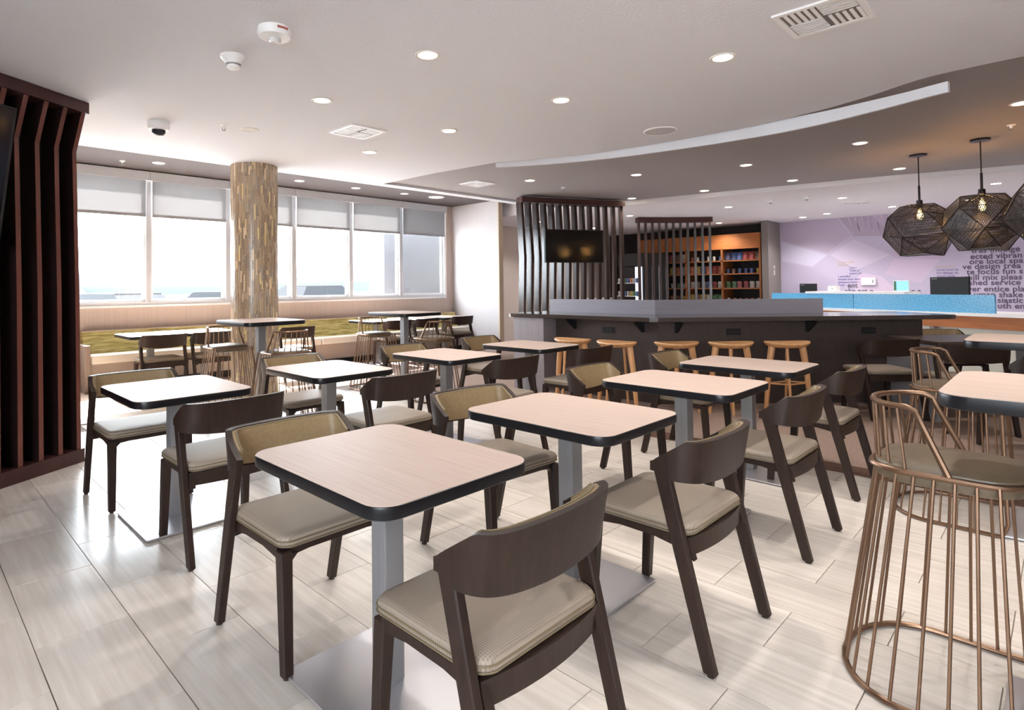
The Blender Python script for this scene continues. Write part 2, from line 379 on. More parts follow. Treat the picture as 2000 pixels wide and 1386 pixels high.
# ================================================================== COLUMN WITH MOSAIC
ct = thing('tiled_column', 'round column clad in brown and gold vertical mosaic strips', 'column', (3.07, 6.74, 0))
CR = .262
bm = nbm(); lathe(bm, [(CR-.004, 0), (CR-.004, ZC)], 64); obj('core', bm, mat('mosaic_grout', (206, 194, 176), .7), ct, True)
bm = nbm(); cl = bm.loops.layers.float_color.new('tone')
pal = [(166, 144, 120)]*6+[(178, 156, 130)]*5+[(150, 132, 114)]*4+[(190, 166, 136)]*3+[(176, 162, 148)]*2+[(228, 202, 150)]+[(232, 204, 172)]
NS = 84
for k in range(NS):
    a0 = 2*PI*k/NS; a1 = a0+2*PI/NS*.82; z = random.uniform(-.1, 0)
    while z < ZC:
        h = random.choice((.05, .09, .13, .18)); z1 = min(z+h-.003, ZC); z0 = max(z, 0)
        if z1-z0 > .01:
            c = lin(random.choice(pal)); r = CR+random.uniform(.0, .004)
            f = [(r*math.cos(a), r*math.sin(a)) for a in (a0, a1)]; q = [((CR-.004)*math.cos(a), (CR-.004)*math.sin(a)) for a in (a0, a1)]
            v = [bm.verts.new((f[0][0], f[0][1], z0)), bm.verts.new((f[1][0], f[1][1], z0)), bm.verts.new((f[1][0], f[1][1], z1)), bm.verts.new((f[0][0], f[0][1], z1)),
                 bm.verts.new((q[0][0], q[0][1], z0)), bm.verts.new((q[1][0], q[1][1], z0)), bm.verts.new((q[1][0], q[1][1], z1)), bm.verts.new((q[0][0], q[0][1], z1))]
            for ix in ((0, 1, 2, 3), (0, 3, 7, 4), (1, 5, 6, 2), (3, 2, 6, 7), (0, 4, 5, 1)):
                fc = bm.faces.new([v[i] for i in ix])
                for lp in fc.loops: lp[cl] = c
        z += h
mm = mat('mosaic_strips', (140, 116, 92), .22); n = mm.node_tree.nodes; at = n.new('ShaderNodeVertexColor'); at.layer_name = 'tone'
mm.node_tree.links.new(at.outputs[0], n['Principled BSDF'].inputs['Base Color'])
o = obj('mosaic', bm, mm, ct); o['kind'] = 'stuff'

# ================================================================== DINING CHAIR
def make_chair():
    t = thing('dining_chair', 'x', 'chair')
    # rear legs, leaning forward as they rise into the tips of the backrest
    for s in (-1, 1):
        bm = nbm(); x0, x1 = sorted((s*.233, s*.263))
        prism(bm, [(-.265, .008), (-.222, .008), (-.052, .66), (-.060, .672), (-.118, .618)], x0, x1, 'x')
        bmesh.ops.bevel(bm, geom=list(bm.edges), offset=.004, segments=1, affect='EDGES')
        lathe(bm, [(.012, 0), (.012, .01)], 10, (s*.248, -.243, 0)); obj('leg', bm, M_wood, t)
    for s in (-1, 1):
        bm = nbm()
        lo = [(s*.201, .226), (s*.236, .226), (s*.236, .262), (s*.201, .262)]; hi = [(s*.190, .193), (s*.234, .193), (s*.234, .238), (s*.190, .238)]
        if s < 0: lo.reverse(); hi.reverse()
        loft(bm, [[(*p, .008) for p in lo], [(*p, .415) for p in hi]]); bmesh.ops.bevel(bm, geom=list(bm.edges), offset=.004, segments=1, affect='EDGES')
        prism(bm, [(s*.190, .40), (s*.190, .375), (s*.165, .40)], .205, .23, 'y')
        lathe(bm, [(.011, 0), (.011, .01)], 10, (s*.219, .244, 0)); obj('leg', bm, M_wood, t)
    # frame under the seat
    bm = nbm()
    for s in (-1, 1):
        x0, x1 = sorted((s*.205, s*.232)); prism(bm, [(-.165, .424), (-.185, .352), (-.12, .385), (-.04, .398), (.10, .400), (.20, .388), (.205, .424)], x0, x1, 'x')
    pr = [(-.232+.464*k/10, -.165-.028*(1-(2*k/10-1)**2)) for k in range(11)]
    prism(bm, pr+[(x, y+.026) for x, y in reversed(pr)], .362, .424)
    prism(bm, [(-.20, .424), (.20, .424), (.20, .390), (.12, .397), (-.12, .397), (-.20, .390)], .20, .224, 'y')
    obj('seat_frame', bm, M_wood, t)
    # seat cushion
    out = rrect(-.236, .236, -.165, .248, .045, 5)
    out = [(x, y-(.03*(1-(x/.236)**2) if y < -.05 else 0)) for x, y in out]
    c = (0, .03); bm = nbm()
    loft(bm, [scale_loop(out, k, z, c) for k, z in ((.965, .424), (.99, .43), (1, .441), (1, .449), (.99, .459), (.965, .4655), (.9, .4685), (.5, .4705))]); seat = obj('seat', bm, M_seat, t, True)
    for z in (.434, .449):
        bm = nbm(); tube(bm, [(x*1.002, y*1.002+(.0), z) for x, y in out], .0028, 5, closed=True); obj('piping', bm, M_pipe, seat, True)
    # backrest shell
    half = [(.250, -.045), (.2515, -.085), (.250, -.125), (.240, -.160), (.218, -.185), (.185, -.199), (.14, -.208), (.07, -.2145), (0, -.217)]
    path = [(-x, y) for x, y in half]+[(x, y) for x, y in reversed(half[:-1])]
    path = smooth_poly(path, 3)
    def heights(x, y):
        top = .672+(.757-.672)*min(1, max(0, (-.05-y)/.105)); bot = .640 if y > -.07 else .64-.022*min(1, (-.07-y)/.05)
        if y < -.12: bot = .618-.022*(1-min(1, abs(x)/.25)**2)
        return bot, top
    def shell(off0, off1, dz0, dz1, trim=0, lean=.012):
        bm = nbm(); A, B = [], []
        P = path[trim:len(path)-trim]
        for i, (x, y) in enumerate(P):
            p0 = P[max(i-1, 0)]; p1 = P[min(i+1, len(P)-1)]; tx, ty = p1[0]-p0[0], p1[1]-p0[1]; L = math.hypot(tx, ty); nx, ny = -ty/L, tx/L     # inward
            b, tp = heights(x, y); b += dz0; tp -= dz1; mid = (b+tp)/2
            ring = []
            for o, z in ((off0, b), (off0, tp), (off1, tp-.002), (off1, b+.002)):
                q = -(z-.68)*.18
                ring.append(bm.verts.new((x+nx*o, y+ny*o+(q if y < -.1 else q*max(0, (-.05-y)/.05)), z)))
            A.append(ring)
        for r0, r1 in zip(A, A[1:]):
            for k in range(4): bm.faces.new((r0[k], r0[(k+1) % 4], r1[(k+1) % 4], r1[k]))
        bm.faces.new(A[0]); bm.faces.new(A[-1][::-1])
        return bm
    bm = shell(-.012, .012, 0, 0); bk = obj('backrest', bm, M_wood, t, True)
    bm = shell(.0125, .030, .010, .006, 3); obj('back_pad', bm, M_pad, bk, True)
    bm = nbm(); pp = []; P = path[3:len(path)-3]
    for i, (x, y) in enumerate(P):
        p0 = P[max(i-1, 0)]; p1 = P[min(i+1, len(P)-1)]; tx, ty = p1[0]-p0[0], p1[1]-p0[1]; L = math.hypot(tx, ty); nx, ny = -ty/L, tx/L
        tp = heights(x, y)[1]-.0065; q = -(tp-.68)*.18; pp.append((x+nx*.027, y+ny*.027+(q if y < -.1 else q*max(0, (-.05-y)/.05)), tp))
    tube(bm, pp, .0032, 5); obj('piping', bm, M_pipe, bk, True)
    return t
CH0 = make_chair(); used = []
def chair(u, v, deg, label, group='dark wood dining chairs with tan upholstery'):
    if not used:
        used.append(1); CH0.location = (u, v, 0); CH0.rotation_euler = (0, 0, math.radians(deg)); CH0['label'] = label; CH0['group'] = group; return CH0
    return dup(CH0, (u, v, 0), math.radians(deg), label, group)

# ================================================================== TABLES
def make_table(h, su, sv, base, name='cafe_table'):
    t = thing(name, 'x', 'table')
    o = rrect(-su/2, su/2, -sv/2, sv/2, .075, 7)
    bm = nbm(); prism(bm, [(x*.992, y*.993) for x, y in o], h-.004, h); top = obj('tabletop', bm, M_top, t)
    bm = nbm(); c = (0, 0)
    loft(bm, [scale_loop(o, k, z, c) for k, z in ((.985, h-.040), (.998, h-.036), (1, h-.028), (1, h-.008), (.997, h-.003), (.99, h-.0015))]); obj('edge_band', bm, M_edge, top, True)
    bm = nbm()
    box(bm, -.038, .038, -.038, .038, .014, h-.05, bev=.006)
    for a, b in ((1, 0), (-1, 0)): box(bm, a*.038-.001, a*.038+.001, -.004, .004, .02, h-.06)
    obj('post', bm, M_post, t)
    bm = nbm(); box(bm, -.16, .16, -.16, .16, h-.05, h-.04); obj('mounting_plate', bm, M_black, t)
    pl = rrect(-base[0]/2, base[0]/2, -base[1]/2, base[1]/2, .012, 3)
    bm = nbm(); loft(bm, [scale_loop(pl, k, z) for k, z in ((1, .006), (1, .012), (.996, .0145))]); obj('base_plate', bm, M_steel, t)
    bm = nbm()
    for a in (-1, 1):
        for b in (-1, 1): lathe(bm, [(.014, 0), (.014, .007)], 10, (a*(base[0]/2-.03), b*(base[1]/2-.03), 0))
    obj('glides', bm, M_black, t)
    return t
T0 = make_table(.74, .61, .762, (.46, .56)); tu = []
def table(u, v, label, rz=0, group='square wood-top cafe tables'):
    if not tu: tu.append(1); T0.location = (u, v, 0); T0.rotation_euler = (0, 0, rz); T0['label'] = label; T0['group'] = group; return T0
    return dup(T0, (u, v, 0), rz, label, group)
table(1.180, 1.60, 'light wood cafe table nearest the camera, at the front centre')
table(2.165, 1.575, 'pinkish wood cafe table just right of the nearest table')
table(3.27, 1.575, 'wood cafe table third along the front row, before the bar')
table(4.28, 1.59, 'wood cafe table at the carpet, last of the front row')
table(1.175, 3.62, 'wood cafe table beside the red-brown slat screen')
table(2.185, 3.63, 'wood cafe table second from the slat screen in the rear row')
table(3.30, 3.64, 'wood cafe table third from the slat screen in the rear row')
table(4.34, 3.60, 'wood cafe table of the rear row nearest the bar')
# chairs of the front row: near side faces the windows (+v), far side faces the camera side
chair(1.170, 1.098, 0, 'dark wood dining chair closest to the camera, back turned, woven seat')
chair(2.195, 1.105, 0, 'dark wood dining chair, back turned, second from left in the front row')
chair(3.297, 1.124, 0, 'dark wood dining chair, back turned, third from left in the front row')
chair(4.348, 1.160, 0, 'dark wood dining chair, back turned, at the edge of the brown carpet')
chair(1.170, 2.100, 180, 'dining chair with tan padded back on the far side of the nearest table')
chair(2.170, 2.060, 176, 'dining chair with tan padded back on the far side of the pinkish table')
chair(3.36, 2.10, 180, 'dining chair with olive padded back behind the third front-row table')
chair(4.42, 2.10, 182, 'dining chair with padded back behind the last front-row table')
# rear row
chair(1.25, 3.12, 0, 'dark wood dining chair, back turned, near side of the table by the slat screen')
chair(2.33, 3.12, 0, 'dark wood dining chair with bright seat, back turned, second in the rear row')
chair(3.42, 3.14, 0, 'dark wood dining chair, back turned, third in the rear row')
chair(4.42, 3.10, 0, 'dark wood dining chair, back turned, rear row in front of the bar stools')
chair(1.150, 4.190, 180, 'dining chair with olive padded back standing against the red-brown slat screen')
chair(2.30, 4.22, 180, 'dining chair with olive padded back in front of the mosaic column')
chair(3.42, 4.22, 180, 'dining chair with olive padded back, rear row third from the slat screen')
chair(4.52, 4.30, 180, 'dining chair with olive padded back, rear row beside the pale wing wall')

# ================================================================== WINDOW BANQUETTE
bq = thing('banquette', 'long upholstered window bench with green patterned back and cream seats', 'bench', (0, 0, 0))
U0, U1 = 1.80, 8.55
boxo('base', mat('bench_base_taupe', (176, 160, 148), .6), bq, U0, U1, 8.74, VW-.001, .10, .36)
boxo('toe_kick', M_black, bq, U0+.02, U1, 8.80, VW-.001, 0, .10)
M_cream = mat('cream_seat_vinyl', (222, 212, 200), .35, bump=((120, 120, 120), .04))
for a, b in ((1.81, 3.55), (3.56, 5.10), (5.11, 6.85), (6.86, 8.54)):
    bm = nbm(); o = rrect(a, b, 8.67, 9.14, .03, 3); c = ((a+b)/2, 8.9)
    loft(bm, [scale_loop(o, k, z, c) for k, z in ((.99, .36), (.998, .375), (1, .39), (1, .44), (.998, .455), (.99, .462))]); obj('seat_cushion', bm, M_cream, bq, True)
M_green = mat('green_patterned_fabric', (216, 202, 138), .8, spec=.2, noise=((166, 150, 88), (5, 5, 60), .12))
bm = nbm(); prism(bm, [(9.04, .45), (VW-.001, .45), (VW-.001, .745), (9.13, .745)], U0+.01, U1-.01, 'x'); obj('back_cushion', bm, M_green, bq)
boxo('back_cap', M_tan, bq, U0, U1, 9.12, VW-.001, .745, .757)
boxo('end_panel', mat('bench_end_wood', (150, 132, 120), .55, noise=((130, 112, 100), (40, 40, 3), .3)), bq, U0-.06, U0, 8.64, VW-.001, .0, .60, bev=.004)
# tables and chairs along the bench
WT = make_table(.735, .66, .80, (.46, .5), 'window_table')
WT.location = (2.38, 8.26, 0); tag(WT, 'bright cafe table at the window bench, left end', 'table', 'tables along the window bench')
for u, lb in ((3.05, 'bright cafe table at the window bench beside the mosaic column'), (5.90, 'cafe table at the window bench behind the far high table'), (6.70, 'cafe table at the middle of the right-hand window bench'), (7.45, 'cafe table at the window bench nearest the pale wing wall')):
    dup(WT, (u, 8.26, 0), 0, lb, 'tables along the window bench')
chair(2.38, 7.86, 0, 'dining chair, back turned, at the leftmost window bench table')
chair(2.97, 7.86, 0, 'dining chair, back turned, at the bench table left of the column')
chair(4.12, 7.80, 0, 'grey-looking dining chair by the bench just right of the column')
chair(5.98, 7.90, 0, 'dining chair, back turned, at the bench table behind the high table post')
chair(6.60, 7.90, 0, 'dining chair, back turned, at the middle right window bench table')
chair(7.45, 7.92, 0, 'dining chair, back turned, at the window bench nearest the wing wall')

# ================================================================== HIGH TABLES AND CAGE STOOLS
HT = make_table(.99, .61, .762, (.52, .56), 'high_table')
HT.location = (2.60, 5.58, 0); tag(HT, 'tall wood-top table in front of the mosaic column', 'table', 'tall cafe tables')
dup(HT, (4.50, 5.72, 0), 0, 'tall table by the window bench right of the column', 'tall cafe tables')
dup(HT, (2.36, -.11, 0), 0, 'tall wood-top table at the right edge of the picture, nearer one', 'tall cafe tables')
dup(HT, (4.28, .02, 0), 0, 'tall wood-top table at the right edge, farther one', 'tall cafe tables')
def make_stool():
    t = thing('cage_stool', 'x', 'stool')
    def U(w, yb, yf, z, n=14, front=0):
        r = w; pts = [(-w, yf+(yb-yf)*0, z)]
        for k in range(n+1):
            a = PI*k/n; pts.append((-w*math.cos(a), (yb+w*.72)-w*.72*math.sin(a), z))
        pts.append((w, yf, z)); return pts
    # local +y faces the table
    zs, zr = .70, .90
    low = U(.285, -.29, .20, .012)
    low = [(low[0][0], .225, .075), (low[0][0], .21, .03)]+low+[(low[-1][0], .21, .03), (low[-1][0], .225, .075)]
    sr = rrect(-.19, .19, -.185, .215, .11, 6)
    def at(pts, f):
        L = [0]
        for a, b in zip(pts, pts[1:]): L.append(L[-1]+(Vector(b)-Vector(a)).length)
        s = f*L[-1]
        for i in range(len(pts)-1):
            if L[i+1] >= s: return Vector(pts[i]).lerp(Vector(pts[i+1]), (s-L[i])/(L[i+1]-L[i]))
        return Vector(pts[-1])
    bm = nbm()
    lw = [(-.185, .205, zs)]+[(-.27, .222, .12)]+low+[(.27, .222, .12)]+[(.185, .205, zs)]
    tube(bm, lw, .0095, 8); obj('floor_ring', bm, M_bronze, t, True)
    bm = nbm(); tube(bm, [(x, y, zs) for x, y in sr], .0095, 8, closed=True); obj('seat_ring', bm, M_bronze, t, True)
    bm = nbm(); c = (0, 0)
    loft(bm, [scale_loop(sr, k, z, c) for k, z in ((.86, zs-.042), (.93, zs-.036), (.955, zs-.02), (.955, zs+.002), (.94, zs+.012), (.88, zs+.019), (.5, zs+.022))]); obj('seat', bm, M_bronze_seat, t, True)
    us = U(.188, -.184, .17, zs)
    for k in range(19):
        f = (k+.5)/19; a = at(U(.285, -.29, .20, .012), f); b = at(us, f)
        bm = nbm(); tube(bm, [a, b], .0048, 6); obj('spindle', bm, M_bronze, t, True)
    rail = U(.158, -.19, .0, zr, 12)
    rl = [(-.187, .03, zs+.005), (-.163, -.035, zr-.05), (-.159, -.05, zr-.012)]+[p for p in rail if p[1] < -.07]+[(.159, -.05, zr-.012), (.163, -.035, zr-.05), (.187, .03, zs+.005)]
    bm = nbm(); tube(bm, rl, .0095, 8); obj('back_rail', bm, M_bronze, t, True)
    rr = [p for p in rail if p[1] < -.07]; ur = [p for p in us if p[1] < .0]
    for k in range(9):
        f = (k+.5)/9; a = at(ur, f); b = at(rr, f)
        bm = nbm(); tube(bm, [a, b], .0045, 6); obj('back_spindle', bm, M_bronze, t, True)
    return t
CS = make_stool(); CS.location = (2.47, .30, 0); CS.rotation_euler = (0, 0, PI)
tag(CS, 'bronze wire cage stool with brown seat at the lower right corner', 'stool', 'bronze wire cage stools')
for u, v, d, lb in ((4.28, .47, 180, 'bronze wire cage stool behind the nearer tall table at right'), (2.50, 6.18, 180, 'bronze wire cage stool left of the mosaic column'), (2.66, 5.16, 0, 'bronze wire cage stool, back turned, before the mosaic column'),
                    (4.48, 6.34, 180, 'bronze wire cage stool at the window bench side of the far tall table'), (4.52, 5.18, 0, 'bronze wire cage stool, back turned, right of the far tall table post')):
    dup(CS, (u, v, 0), math.radians(d), lb, 'bronze wire cage stools')

# ================================================================== BAR
br = thing('bar_counter', 'angled dark wood bar counter with stone top and grey riser', 'counter', (0, 0, 0))
ZB = .95
r2 = math.sqrt(.5)
def off_line(s, t):            # right leg: distance s along (1,-1)/sqrt2 from the corner, t inward (+,+)
    return (s, t)
cF = (5.62, 3.04); eF = (7.80, .86)
top = [(5.62, 4.98), (5.66, 5.04), (6.45, 5.04), (6.45, 3.38), (8.39, 1.44), (7.86, .83), (7.78, .86), (5.66, 2.985), (5.62, 3.06)]
bm = nbm(); prism(bm, top, ZB-.045, ZB); bmesh.ops.bevel(bm, geom=[e for e in bm.edges if abs(e.verts[0].co.z-e.verts[1].co.z) < 1e-6], offset=.006, segments=2, affect='EDGES'); obj('counter_top', bm, M_bartop, br)
body = [(5.93, 4.98), (6.42, 4.98), (6.42, 3.36), (8.28, 1.50), (7.92, 1.12), (5.93, 3.13)]
bm = nbm(); prism(bm, body, .0, ZB-.045); obj('body', bm, M_bar, br)
boxo('end_pier', mat('bar_end_pier', (150, 142, 146), .45, noise=((134, 126, 130), (30, 30, 3), .3)), br, 5.68, 5.93, 4.50, 4.98, 0, ZB-.045)
bm = nbm(); prism(bm, [(6.28, 4.86), (6.31, 4.86), (6.31, 3.36), (6.28, 3.348)], ZB, ZB+.165); obj('riser', bm, M_riser, br)
bm = nbm(); prism(bm, [(6.28, 3.348), (6.31, 3.36), (7.66, 2.01), (7.64, 1.988)], ZB, ZB+.165); obj('riser', bm, M_riser, br)
def outlet(p, rz):
    o = thing('power_outlet', '', 'outlet')
    return o
for (p, rz, nm) in (((5.925, 3.75, .775), -PI/2, 0), ((6.50, 2.555, .775), -PI/4, 0), ((7.52, 1.535, .775), -PI/4, 0)):
    bm = nbm(); box(bm, -.075, .075, -.012, 0, -.035, .035, bev=.003); o = obj('outlet_plate', bm, M_black, br, loc=p, rz=rz)
    bm = nbm()
    for x in (-.045, 0, .045): box(bm, x-.012, x+.012, -.014, -.012, -.016, .016)
    obj('socket', bm, mat('outlet_dark', (34, 34, 38), .4), o)
for (p, rz) in (((5.93, 3.30, .84), -PI/2), ((6.06, 2.99, .84), -PI/4), ((7.05, 2.0, .84), -PI/4), ((5.93, 4.2, .84), -PI/2)):
    bm = nbm(); prism(bm, [(0, .06), (-.2, .06), (-.2, .045), (-.03, -.07), (0, -.07)], -.012, .012, 'x'); obj('bracket', bm, M_black, br, loc=p, rz=rz)
# bar stools
def make_barstool():
    t = thing('bar_stool', 'x', 'stool'); zs = .70
    bm = nbm(); lp = []
    N = 28
    def el(sx, sy, z, dip):
        return [(sx*math.cos(2*PI*k/N)*(1 if abs(math.cos(2*PI*k/N)) < .9 else 1), sy*math.sin(2*PI*k/N)*(1-.12*math.cos(2*PI*k/N)**2), z+dip*(math.cos(2*PI*k/N)**2)) for k in range(N)]
    loft(bm, [el(.15, .11, zs-.045, .0), el(.205, .150, zs-.028, .008), el(.222, .165, zs-.008, .012), el(.218, .160, zs+.004, .013), el(.16, .11, zs-.006, .006), el(.05, .04, zs-.012, 0)]); obj('seat', bm, M_oak, t, True)
    for sx in (-1, 1):
        bm = nbm(); tube(bm, [(sx*.150, 0, zs-.03), (sx*.185, 0, .45), (sx*.225, 0, .0)], [.034, .029, .019], 8); obj('leg', bm, M_oak, t, True)
    for sy in (-1, 1):
        bm = nbm(); tube(bm, [(.04*sy, sy*.075, zs-.03), (.045*sy, sy*.14, 0)], [.015, .012], 8); obj('spindle', bm, M_oak, t, True)
    bm = nbm(); z = .30
    k = [(.203, 0, z), (.045, .107, z), (-.203, 0, z), (-.045, -.107, z)]
    for a, b in zip(k, k[1:]+k[:1]): tube(bm, [a, b], .009, 6)
    obj('footrest', bm, M_oak, t, True)
    return t
BS = make_barstool(); BS.location = (5.34, 3.83, 0); BS.rotation_euler = (0, 0, -PI/2)
tag(BS, 'natural wood bar stool leftmost at the bar', 'stool', 'natural wood bar stools')
for u, v, d, lb in ((5.37, 3.30, -90, 'natural wood bar stool second from left at the bar'), (5.68, 2.80, -45, 'natural wood bar stool in the middle of the five at the bar'), (6.01, 2.39, -45, 'natural wood bar stool second from right at the bar'), (6.39, 1.99, -45, 'natural wood bar stool rightmost at the bar')):
    dup(BS, (u, v, 0), math.radians(d), lb, 'natural wood bar stools')

# dark table and chairs at the right end of the bar
DT = thing('dark_table', 'dark brown low table at the right-hand end of the bar', 'table', (7.62, .62, 0), math.radians(-45))
boxo('tabletop', mat('dark_table_top', (76, 62, 56), .35), DT, -.70, .70, -.36, .36, .70, .74, bev=.008)
for x in (-.66, .66): boxo('trestle_leg', mat('trestle_grey', (150, 148, 152), .5), DT, x-.04, x+.04, -.32, .32, 0, .70)
chair(6.86, 1.30, -45, 'dining chair in shadow by the dark bar end, left one of the pair')
chair(6.74, .66, -62, 'dining chair in shadow by the dark table, behind the tall table')
chair(6.15, .20, -40, 'dining chair with light legs beside the farther tall table')
chair(8.28, .95, 135, 'dining chair with olive back beyond the dark low table')

# ================================================================== FAR SLAT SCREENS, TELEVISION, MARKET
S1, a1 = slat_screen('slat_screen', 'espresso slatted wood screen behind the bar with a television', (7.32, 6.20), (9.05, 5.42), 14, (M_espr, M_mahogd), ZC-.004,
    [(.0, .0), (1.75, .06), (2.66, .0)], depth=.13, thick=.048, base=0, header=.09, hd=.2, bow=.06, fan=(15, -20))
S2, a2 = slat_screen('slat_screen', 'smaller dark slatted wood screen in front of the snack market', (11.2, 6.30), (12.35, 5.30), 11, (M_espr, M_mahogd), ZL-.004,
    [(.0, .06), (1.3, .02), (2.62, .0)], depth=.11, thick=.048, base=0, header=.10, hd=.18, bow=.05, fan=(-10, -24))
tv = thing('television', 'small black television hung on the espresso slat screen behind the bar', 'television', (7.42, 5.935, 1.655), a1)
boxo('housing', M_black, tv, .0, 1.06, -.20, -.155, 0, .53, bev=.004); boxo('screen', M_screen, tv, .012, 1.048, -.202, -.199, .014, .516)
boxo('mount', M_black, tv, .35, .7, -.155, .0, .15, .4)
bm = nbm(); box(bm, 14.85, 15.0, -3.5, 9.25, 0, 3.1); wm = struct('wall_mural', bm, mat('mural_base', (190, 180, 202), .7))
bm = nbm(); box(bm, 14.05, 14.85, 4.72, 4.86, 0, ZL); pw = struct('wall_partition', bm, M_pillar)
bm = nbm(); box(bm, 14.80, 14.85, 4.86, 9.25, 0, ZL); struct('wall_market', bm, M_dkwall)
mk = thing('market_shelving', 'orange wood market shelving stocked with snacks behind the slat screen', 'shelving', (14.10, 4.90, 0))
VL = 3.0
boxo('back', M_dkwall, mk, .62, .66, 0, VL, 0, 2.5); boxo('valance', M_orange, mk, .0, .06, 0, VL, 2.10, 2.45)
for v in (0, .86, 1.75, 2.96): boxo('upright', M_shelf, mk, 0, .62, v, v+.04, 0, 2.12)
SH = (.84, 1.19, 1.53, 1.84)
for z in SH: boxo('shelf_board', M_shelf, mk, .0, .62, .04, VL-.04, z-.03, z)
boxo('plinth', M_shelf, mk, 0, .62, 0, VL, 0, .5)
# snacks
def bagmesh():
    bm = nbm(); loft(bm, [[(x*w, y*d, z) for x, y in ((-1, -.2), (-.6, -1), (.6, -1), (1, -.2), (1, .2), (.6, 1), (-.6, 1), (-1, .2))] for w, d, z in ((.065, .03, 0), (.072, .04, .02), (.074, .045, .09), (.07, .035, .15), (.068, .008, .18), (.07, .004, .19))]); return bm
def cupmesh():
    bm = nbm(); lathe(bm, [(0, 0), (.036, 0), (.045, .09), (.048, .10), (.048, .108), (0, .11)], 14); return bm
def boxmesh():
    bm = nbm(); box(bm, -.05, .05, -.03, .03, 0, .15, bev=.003); return bm
def canmesh():
    bm = nbm(); lathe(bm, [(0, 0), (.032, 0), (.036, .008), (.036, .10), (.032, .112), (0, .112)], 14); return bm
SN = {}
def snack(kind, rgb, u, v, z, label, group):
    k = (kind, rgb)
    if k not in SN:
        bmf = {'bag': bagmesh, 'cup': cupmesh, 'box': boxmesh, 'can': canmesh}[kind]
        o = obj('snack_'+kind, bmf(), mat('pack_%d_%d_%d' % rgb, tuple(int(c*.62+14) for c in rgb), .4, noise=(tuple(min(255, int(c*.5)+80) for c in rgb), (34, 34, 34), .07)), None, kind != 'box')
        bmx = None; SN[k] = o
    else:
        o = SN[k].copy(); col.objects.link(o)
    o.location = (u, v, z); o.rotation_euler = (0, 0, PI/2+random.uniform(-.15, .15)); tag(o, label, {'bag': 'snack bag', 'cup': 'cup', 'box': 'box', 'can': 'can'}[kind], group)
RED, BLU, YEL, GRN, WHT, ORA, DKB, BRN = (176, 34, 30), (40, 80, 170), (214, 176, 40), (60, 130, 60), (226, 220, 206), (216, 96, 36), (36, 40, 84), (110, 60, 40)
rows = [ # shelf, bay, kind, colours, phrase
 (3, 0, 'bag', [BRN, RED, RED, BLU, BLU, DKB], 'top market shelf, right bay'), (2, 0, 'cup', [YEL, BLU, BLU, BLU, BRN, BLU], 'second market shelf, right bay'),
 (1, 0, 'box', [WHT, WHT, RED, RED, GRN, GRN], 'third market shelf, right bay'), (0, 0, 'can', [WHT, RED, RED, RED, ORA, WHT], 'lowest market shelf, right bay'),
 (3, 1, 'can', [BLU, WHT, WHT, DKB, WHT, RED], 'top market shelf, middle bay'), (2, 1, 'bag', [ORA, RED, ORA, BLU, YEL, ORA], 'second market shelf, middle bay'),
 (1, 1, 'box', [WHT, RED, BLU, WHT, BRN, WHT], 'third market shelf, middle bay'), (0, 1, 'bag', [GRN, GRN, WHT, YEL, BRN, YEL], 'lowest market shelf, middle bay'),
 (3, 2, 'bag', [WHT, BRN, RED, BLU, RED, WHT, DKB], 'top market shelf, left bay'), (2, 2, 'bag', [WHT, ORA, YEL, RED, YEL, ORA, RED], 'second market shelf, left bay'),
 (1, 2, 'cup', [WHT, GRN, WHT, WHT, YEL, WHT, BLU], 'third market shelf, left bay'), (0, 2, 'box', [YEL, BRN, ORA, YEL, WHT, BRN, YEL], 'lowest market shelf, left bay')]
cname = {RED: 'red', BLU: 'blue', YEL: 'yellow', GRN: 'green', WHT: 'white', ORA: 'orange', DKB: 'navy', BRN: 'brown'}
bays = [(4.95, 5.76), (5.81, 6.64), (6.70, 7.85)]
ORD = ['first', 'second', 'third', 'fourth', 'fifth', 'sixth', 'seventh']
for s, b, kind, cs, ph in rows:
    v0, v1 = bays[b]; n = len(cs)
    for i, c in enumerate(cs):
        snack(kind, c, 14.24+random.uniform(0, .05), v0+(v1-v0)*(i+.5)/n, SH[s]+.001, '%s snack %s, %s from right on the %s' % (cname[c], kind, ORD[i], ph), 'snacks on the market shelves')
# drinks cooler behind the screens
ck = thing('drinks_cooler', 'lit glass-front drinks cooler left of the snack shelves', 'cooler', (13.2, 8.0, 0), math.radians(-20))
boxo('cabinet', M_black, ck, .0, .7, -.9, .0, 0, 2.05); boxo('frame', M_black, ck, -.03, .0, -.9, 0, 1.75, 2.05)
boxo('light_panel', mat('cooler_light', (235, 240, 255), .5, emit=((225, 235, 255), .35)), ck, -.015, -.004, -.86, -.62, .3, 1.72)
for i, z in enumerate((.35, .68, 1.0, 1.32)):
    boxo('rack', M_white, ck, -.16, .0, -.86, -.04, z, z+.012)
cc = [BLU, WHT, YEL, GRN, BLU, ORA, WHT, BLU]
for i, z in enumerate((.365, .695, 1.015, 1.335)):
    for j in range(7):
        a = math.radians(-20); lx, ly = -.09, -.12-.11*j
        c = cc[(i*3+j) % 8]
        o = snack('can', c, 13.2+lx*math.cos(a)-ly*math.sin(a), 8.0+lx*math.sin(a)+ly*math.cos(a), z, '%s drink can, %s from left on the %s cooler rack' % (cname[c], ORD[j], ('lowest', 'second lowest', 'second highest', 'highest')[i]), 'drinks in the lit cooler')
bm = nbm(); box(bm, 13.2, 14.2, 8.4, 9.2, 0, .9); wc = tag(obj('service_counter', bm, M_beige), 'beige service counter seen past the pale wing wall', 'counter')
boxo('counter_top', M_white, wc, 13.15, 14.25, 8.35, 9.22, .9, .94)

